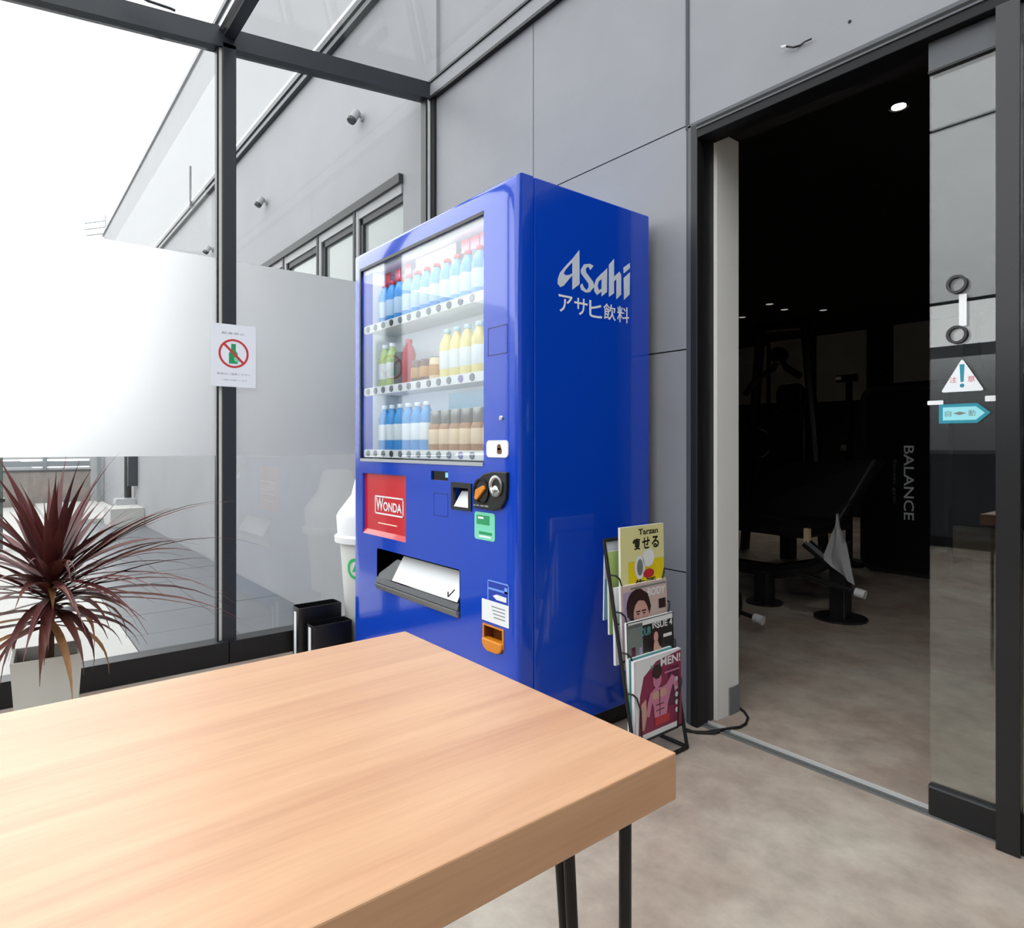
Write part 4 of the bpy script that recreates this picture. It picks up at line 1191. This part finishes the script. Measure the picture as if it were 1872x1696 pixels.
# ================================================================== FAR OUTSIDE
t = thing('drainpipe', 'black drainpipe with bracket at the far end of the grey facade', 'pipe', (-12.7, WY - .1, -.2))
MB().tube([(-12.72, WY - .1, .09), (-12.72, WY - .1, 3.8)], .055, 10).build('pipe', 'black_alu', t)
MB().box(-12.50, -12.40, WY - .14, WY - .002, .30, 1.2).build('meter_box', 'dark_alu', t)
mb = MB().box(-12.55, -11.8, 1.45, WY - .003, -.30, -.02)
fb = mb.build('concrete_base', 'concrete_light', origin=(-12.2, 1.7, -.3)); tag(fb, 'pale concrete block at the foot of the black drainpipe', 'block')
MB().box(-12.85, -12.55, 1.62, WY - .003, -.30, .08).build('upper_block', 'rail_white', fb)
pg = thing('gate_post', 'dark green square post standing beyond the glass above the plant', 'post', (-10.0, .07, -.302))
MB().box(-10.1, -9.9, -.05, .05 + .06, -.302, 1.55).build('shaft', 'fence_dark', pg, bevel=.01)
MB().box(-10.13, -9.87, -.08, .14, 1.55, 1.6).build('cap', 'fence_dark', pg)
MB().box(-10.12, -9.88, -.07, .13, .30, .34).build('collar', 'black_alu', pg)
bw = thing('boundary_wall', 'warm grey concrete boundary wall with white and dark rails seen beyond the plant', 'wall', (-17, 0, -.3))
MB().box(-17.3, -17.1, -9, 1.72, -.33, .42).build('base_wall', 'concrete_warm', bw)
MB().box(-17.32, -17.08, -9, 1.72, .42, .455).build('dark_seam', 'joint_dark', bw)
for z0_, z1_, m in ((.455, .50, 'rail_white'), (.52, .64, 'fence_grey'), (.68, .78, 'rail_white'), (.84, .90, 'fence_grey'), (.95, 1.05, 'rail_white')):
    MB().box(-17.25, -17.15, -9, 1.72, z0_, z1_).build('rail', m, bw)
for y in (-8.9, -6.9, -4.9, -2.9, -.9, .9):
    MB().box(-17.27, -17.13, y - .04, y + .04, .455, 1.1).build('rail_post', 'fence_grey', bw)
MB().box(-17.3, -17.1, 1.72, 1.88, -.33, 1.3).build('end_pier', 'rail_white', bw)
o = MB().box(-16.6, -16.52, 1.78, 1.85, -.24, 1.3).build('sign_pole', 'fence_grey', origin=(-16.56, 1.81, -.24)); tag(o, 'thin grey pole beside the far end of the facade', 'pole')
an = thing('antenna', 'small grey roof aerial at the far end of the facade parapet', 'aerial', (-17.1, WY + .1, 5.76))
mb = MB().tube([(-17.1, WY + .1, 5.4), (-17.22, WY + .1, 6.2)], .02, 6)
mb.build('mast', 'fence_grey', an)
mb = MB()
for k in range(4): mb.tube([(-17.2, WY - .30, 5.50 + .14 * k), (-17.25, WY + .10, 5.66 + .14 * k)], .016, 5)
mb.build('elements', 'fence_grey', an)
MB().box(-17.36, -17.21, WY - .14, WY + .05, 5.30, 5.62).build('bracket_box', 'fence_grey', an)

# ================================================================== GYM
lit = ((-1.219, 3.29, True, 'lit round downlight in the black gym ceiling nearest the doorway'), (-3.869, 7.166, False, 'dim downlight second from the left of the far four in the gym ceiling'), (-3.601, 7.547, False, 'dim downlight in the gym ceiling, rightmost of the far four'),
       (-4.425, 7.192, False, 'dim downlight in the gym ceiling next to the white wall end'), (-3.822, 6.76, False, 'dim small downlight in the gym ceiling, topmost of the far four'))
for x, y, on_, lb in lit:
    dl = thing('downlight', lb, 'light', (x, y, 2.56), 'downlights in the gym ceiling')
    r = .03 if on_ else .04
    MB().lathe([(r + .012, 2.552), (r + .012, 2.56), (r, 2.56), (r, 2.552)], (x, y, 0), 20, cap=False).build('trim_ring', 'gym_metal', dl)
    MB().lathe([(r, 2.553), (r, 2.558)], (x, y, 0), 20).build('lamp', 'lamp_on' if on_ else 'lamp_dim', dl)
    if True:
        ld = bpy.data.lights.new('downlight_beam', 'SPOT'); ld.energy = 10 if on_ else 8; ld.spot_size = math.radians(125); ld.spot_blend = 0.9; ld.shadow_soft_size = .03; ld.color = (1, .94, .85)
        lo_ = bpy.data.objects.new('downlight_beam', ld); COL.objects.link(lo_); lo_.parent = dl; lo_.location = (0, 0, -.02)

# machine with the big shroud
sh = thing('weight_machine', 'black gym machine shroud with rounded corners and vertical white lettering', 'gym machine', (-1.96, 5.5, 0))
MB().slab(rrect(-2.243, -1.675, .02, 1.41, .09), 5.37, .06, '-y').build('shroud', 'gym_shroud', sh, bevel=.006)
mb = MB()
poly_o = rrect(-2.262, -1.656, .005, 1.435, .10); poly_i = rrect(-2.236, -1.682, .03, 1.40, .085)
n = len(poly_o)
v = [(a, 5.352, b) for a, b in poly_o] + [(a, 5.352, b) for a, b in poly_i] + [(a, 5.44, b) for a, b in poly_o] + [(a, 5.44, b) for a, b in poly_i]
f = []
for k in range(n):
    k2 = (k + 1) % n
    f += [(k, k2, n + k2, n + k), (2 * n + k, k, k2, 2 * n + k2)[::-1], (3 * n + k2, 3 * n + k, 2 * n + k, 2 * n + k2)[::-1], (n + k, n + k2, 3 * n + k2, 3 * n + k)]
mb.add(v, f).build('edge_frame', 'gym_metal', sh)
mb = MB(); text_in(mb, 'BALANCE', -1.955, -1.885, .42, .978, 5.3685, '-y', rot=90, bold=.01); mb.build('lettering', 'print_white', sh)
mb = MB(); text_in(mb, 'fitness gym', -2.035, -2.005, .54, .875, 5.3685, '-y', rot=90); mb.build('lettering', 'print_grey', sh)
MB().box(-2.2, -1.72, 5.44, 6.1, 0.0, .08).build('base_frame', 'gym_metal', sh)
MB().box(-2.0, -1.9, 5.44, 5.54, .08, 1.4).build('upright', 'gym_metal', sh)

# weight bench
bh = thing('weight_bench', 'black padded weight bench with tilted backrest just inside the gym doorway', 'bench', (-2.1, 3.75, 0))
def quad_pad(p, y0, y1): return MB().hexa([(p[0][0], y0, p[0][1]), (p[1][0], y0, p[1][1]), (p[1][0], y1, p[1][1]), (p[0][0], y1, p[0][1])], [(p[3][0], y0, p[3][1]), (p[2][0], y0, p[2][1]), (p[2][0], y1, p[2][1]), (p[3][0], y1, p[3][1])])
MB().hexa([(-2.62, 3.70, .44), (-1.86, 3.70, .43), (-1.80, 4.15, .46), (-2.60, 4.15, .46)], [(-2.62, 3.70, .50), (-1.86, 3.70, .49), (-1.80, 4.15, .53), (-2.60, 4.15, .53)]).build('seat_pad', 'gym_pad', bh, bevel=.02)
MB().hexa([(-2.60, 4.05, .50), (-1.86, 4.05, .47), (-1.86, 4.15, .47), (-2.60, 4.15, .50)], [(-2.36, 4.40, .86), (-1.76, 4.40, .90), (-1.72, 4.47, .88), (-2.36, 4.47, .84)]).build('backrest', 'gym_pad', bh, bevel=.015)
MB().tube([(-2.55, 3.80, .20), (-2.1, 3.80, .20), (-1.85, 3.78, .27), (-1.70, 3.76, .36)], .045, 8).build('beam', 'gym_metal', bh)
MB().box(-1.735, -1.645, 3.70, 3.79, 0.0, .44).build('leg', 'gym_metal', bh, bevel=.008)
MB().box(-2.20, -2.11, 3.70, 3.80, 0.0, .20).build('leg', 'gym_metal', bh, bevel=.008)
MB().lathe([(.14, .0), (.14, .012)], (-1.69, 3.745, 0), 18).build('foot_plate', 'gym_metal', bh)
MB().lathe([(.11, .0), (.11, .012)], (-2.155, 3.75, 0), 18).build('foot_plate', 'gym_metal', bh)
MB().tube([(-1.88, 3.62, .24), (-1.53, 3.60, .195)], .014, 8).build('roller_bar', 'gym_metal', bh)
MB().tube([(-1.545, 3.60, .197), (-1.495, 3.60, .19)], .024, 12).build('end_cap', 'white_plastic', bh, smooth=True)
MB().tube([(-1.86, 3.68, .42), (-1.72, 3.72, .30)], .03, 8).build('brace', 'gym_metal', bh)
MB().box(-1.86, -1.83, 3.66, 3.69, .42, .50).build('adjuster_plate', 'can_cream', bh)
# second horn lower left
hn = thing('barbell_stand', 'low black plate horn with white end cap by the left edge of the gym doorway', 'gym stand', (-1.95, 3.1, 0))
MB().lathe([(.10, -2.06), (.105, -2.05), (.105, -1.99), (.10, -1.98)], (0, 3.12, .11), 20, 'x').build('plate', 'gym_pad', hn, smooth=True)
MB().lathe([(.13, -2.11), (.135, -2.10), (.135, -2.07), (.13, -2.06)], (0, 3.12, .14), 20, 'x').build('plate', 'gym_metal', hn, smooth=True)
MB().tube([(-2.15, 3.12, .12), (-1.84, 3.12, .075)], .012, 8).build('horn', 'gym_metal', hn)
MB().tube([(-1.85, 3.12, .077), (-1.80, 3.12, .070)], .024, 12).build('end_cap', 'white_plastic', hn, smooth=True)
MB().box(-2.25, -2.12, 3.05, 3.19, 0, .16).build('foot', 'gym_metal', hn)

# towel hanging from the bench post
tw = []
mb = MB()
xa, za = -1.672, .60
prof = [(-1.676, .60, -1.668, .60), (-1.695, .52, -1.655, .52), (-1.72, .44, -1.63, .44), (-1.745, .36, -1.615, .35), (-1.742, .335, -1.60, .27), (-1.70, .30, -1.585, .215)]
v = []; f = []
for q in prof:
    a0, z0_, a1, z1_ = q
    for k in range(5):
        t_ = k / 4
        v.append((a0 + (a1 - a0) * t_, 3.672 + .012 * math.sin(t_ * 9 + z0_ * 14), z0_ + (z1_ - z0_) * t_))
for i in range(len(prof) - 1):
    for k in range(4):
        f.append((i * 5 + k, (i + 1) * 5 + k, (i + 1) * 5 + k + 1, i * 5 + k + 1))
nv = len(v)
v2 = [(x, y + .006, z) for x, y, z in v]
f2 = [tuple(nv + i for i in reversed(q)) for q in f]
mb.add(v + v2, f + f2)
tw = mb.build('towel', 'towel_grey', origin=(-1.67, 3.68, .6), smooth=True); tag(tw, 'grey towel hanging in a point from the bench post', 'towel')
MB().tube([(-1.672, 3.672, .60), (-1.70, 3.95, .68), (-1.74, 4.39, .86)], .004, 6).build('hanging_loop', 'gym_metal', tw)

# tall cable machine in the dark
cm = thing('cable_machine', 'tall dark exercise machine with slanted uprights deep in the gym', 'gym machine', (-3.0, 5.8, 0))
for (a, b) in (((-3.25, 5.6, 2.10), (-3.42, 5.6, 0.0)), ((-2.83, 5.6, 2.05), (-2.66, 5.6, 0.0))):
    MB().tube([a, b], .045, 8).build('upright', 'gym_metal', cm)
MB().tube([(-3.30, 5.6, 2.08), (-2.80, 5.6, 2.05)], .05, 8).build('crossbar', 'gym_metal', cm)
MB().tube([(-3.32, 5.45, 1.45), (-3.22, 5.45, 1.58), (-3.05, 5.45, 1.66), (-2.99, 5.45, 1.76), (-2.92, 5.45, 1.66), (-2.80, 5.45, 1.58)], .03, 8).build('lever_arm', 'gym_metal', cm, smooth=True)
MB().lathe([(.06, 5.38), (.07, 5.40), (.07, 5.48), (.06, 5.50)], (-2.99, 0, 1.78), 16, 'y').build('pulley', 'gym_metal', cm, smooth=True)
MB().slab(rrect(-3.02, -2.74, .70, 1.30, .10), 5.42, .08, '-y').build('back_pad', 'gym_pad', cm, bevel=.02)
MB().slab(rrect(-3.0, -2.76, 1.30, 1.52, .08), 5.40, .09, '-y').build('head_pad', 'gym_pad', cm, bevel=.02)
MB().box(-3.08, -2.68, 5.20, 5.52, .44, .52).build('seat', 'gym_pad', cm, bevel=.02)
MB().box(-2.93, -2.83, 5.35, 5.45, 0, .44).build('seat_post', 'gym_metal', cm)
MB().lathe([(.10, 5.36), (.13, 5.37), (.13, 5.40), (.10, 5.41), (.05, 5.405)], (-3.16, 0, 1.0), 20, 'y').build('weight_plate', 'gym_metal', cm, smooth=True)
MB().tube([(-3.30, 5.40, 1.10), (-3.30, 5.40, 1.22)], .02, 8).build('handle', 'chrome', cm)
MB().tube([(-2.96, 5.37, 1.28), (-2.96, 5.34, 1.28)], .018, 10).build('knob', 'chrome', cm)

# dumbbell tree next to the shroud
dt = thing('accessory_stand', 'narrow dark stand with hanging handles left of the lettered machine', 'gym stand', (-2.43, 5.5, 0))
MB().box(-2.44, -2.40, 5.50, 5.54, 0, 1.55).build('pole', 'gym_metal', dt)
MB().box(-2.52, -2.30, 5.38, 5.66, 0, .03).build('foot', 'gym_metal', dt)
MB().box(-2.50, -2.34, 5.46, 5.50, 1.50, 1.56).build('top_bar', 'gym_metal', dt)
for z, x in ((1.34, -2.50), (1.22, -2.47), (1.10, -2.45), (.98, -2.42), (.84, -2.44)):
    MB().tube([(x, 5.44, z), (x + .03, 5.42, z - .06)], .016, 8).build('handle', 'gym_metal', dt)
    MB().tube([(x + .0, 5.40, z - .06), (x + .06, 5.40, z - .06)], .014, 8).build('grip', 'rubber', dt)
MB().lathe([(.0, -.03), (.022, -.02), (.03, 0), (.022, .02), (.0, .03)], (-2.40, 5.38, .96), 12, 'z', cap=False).build('ball', 'print_grey', dt, smooth=True)
MB().box(-2.49, -2.45, 5.43, 5.45, 1.52, 1.545).build('tag_plate', 'white_plastic', dt)
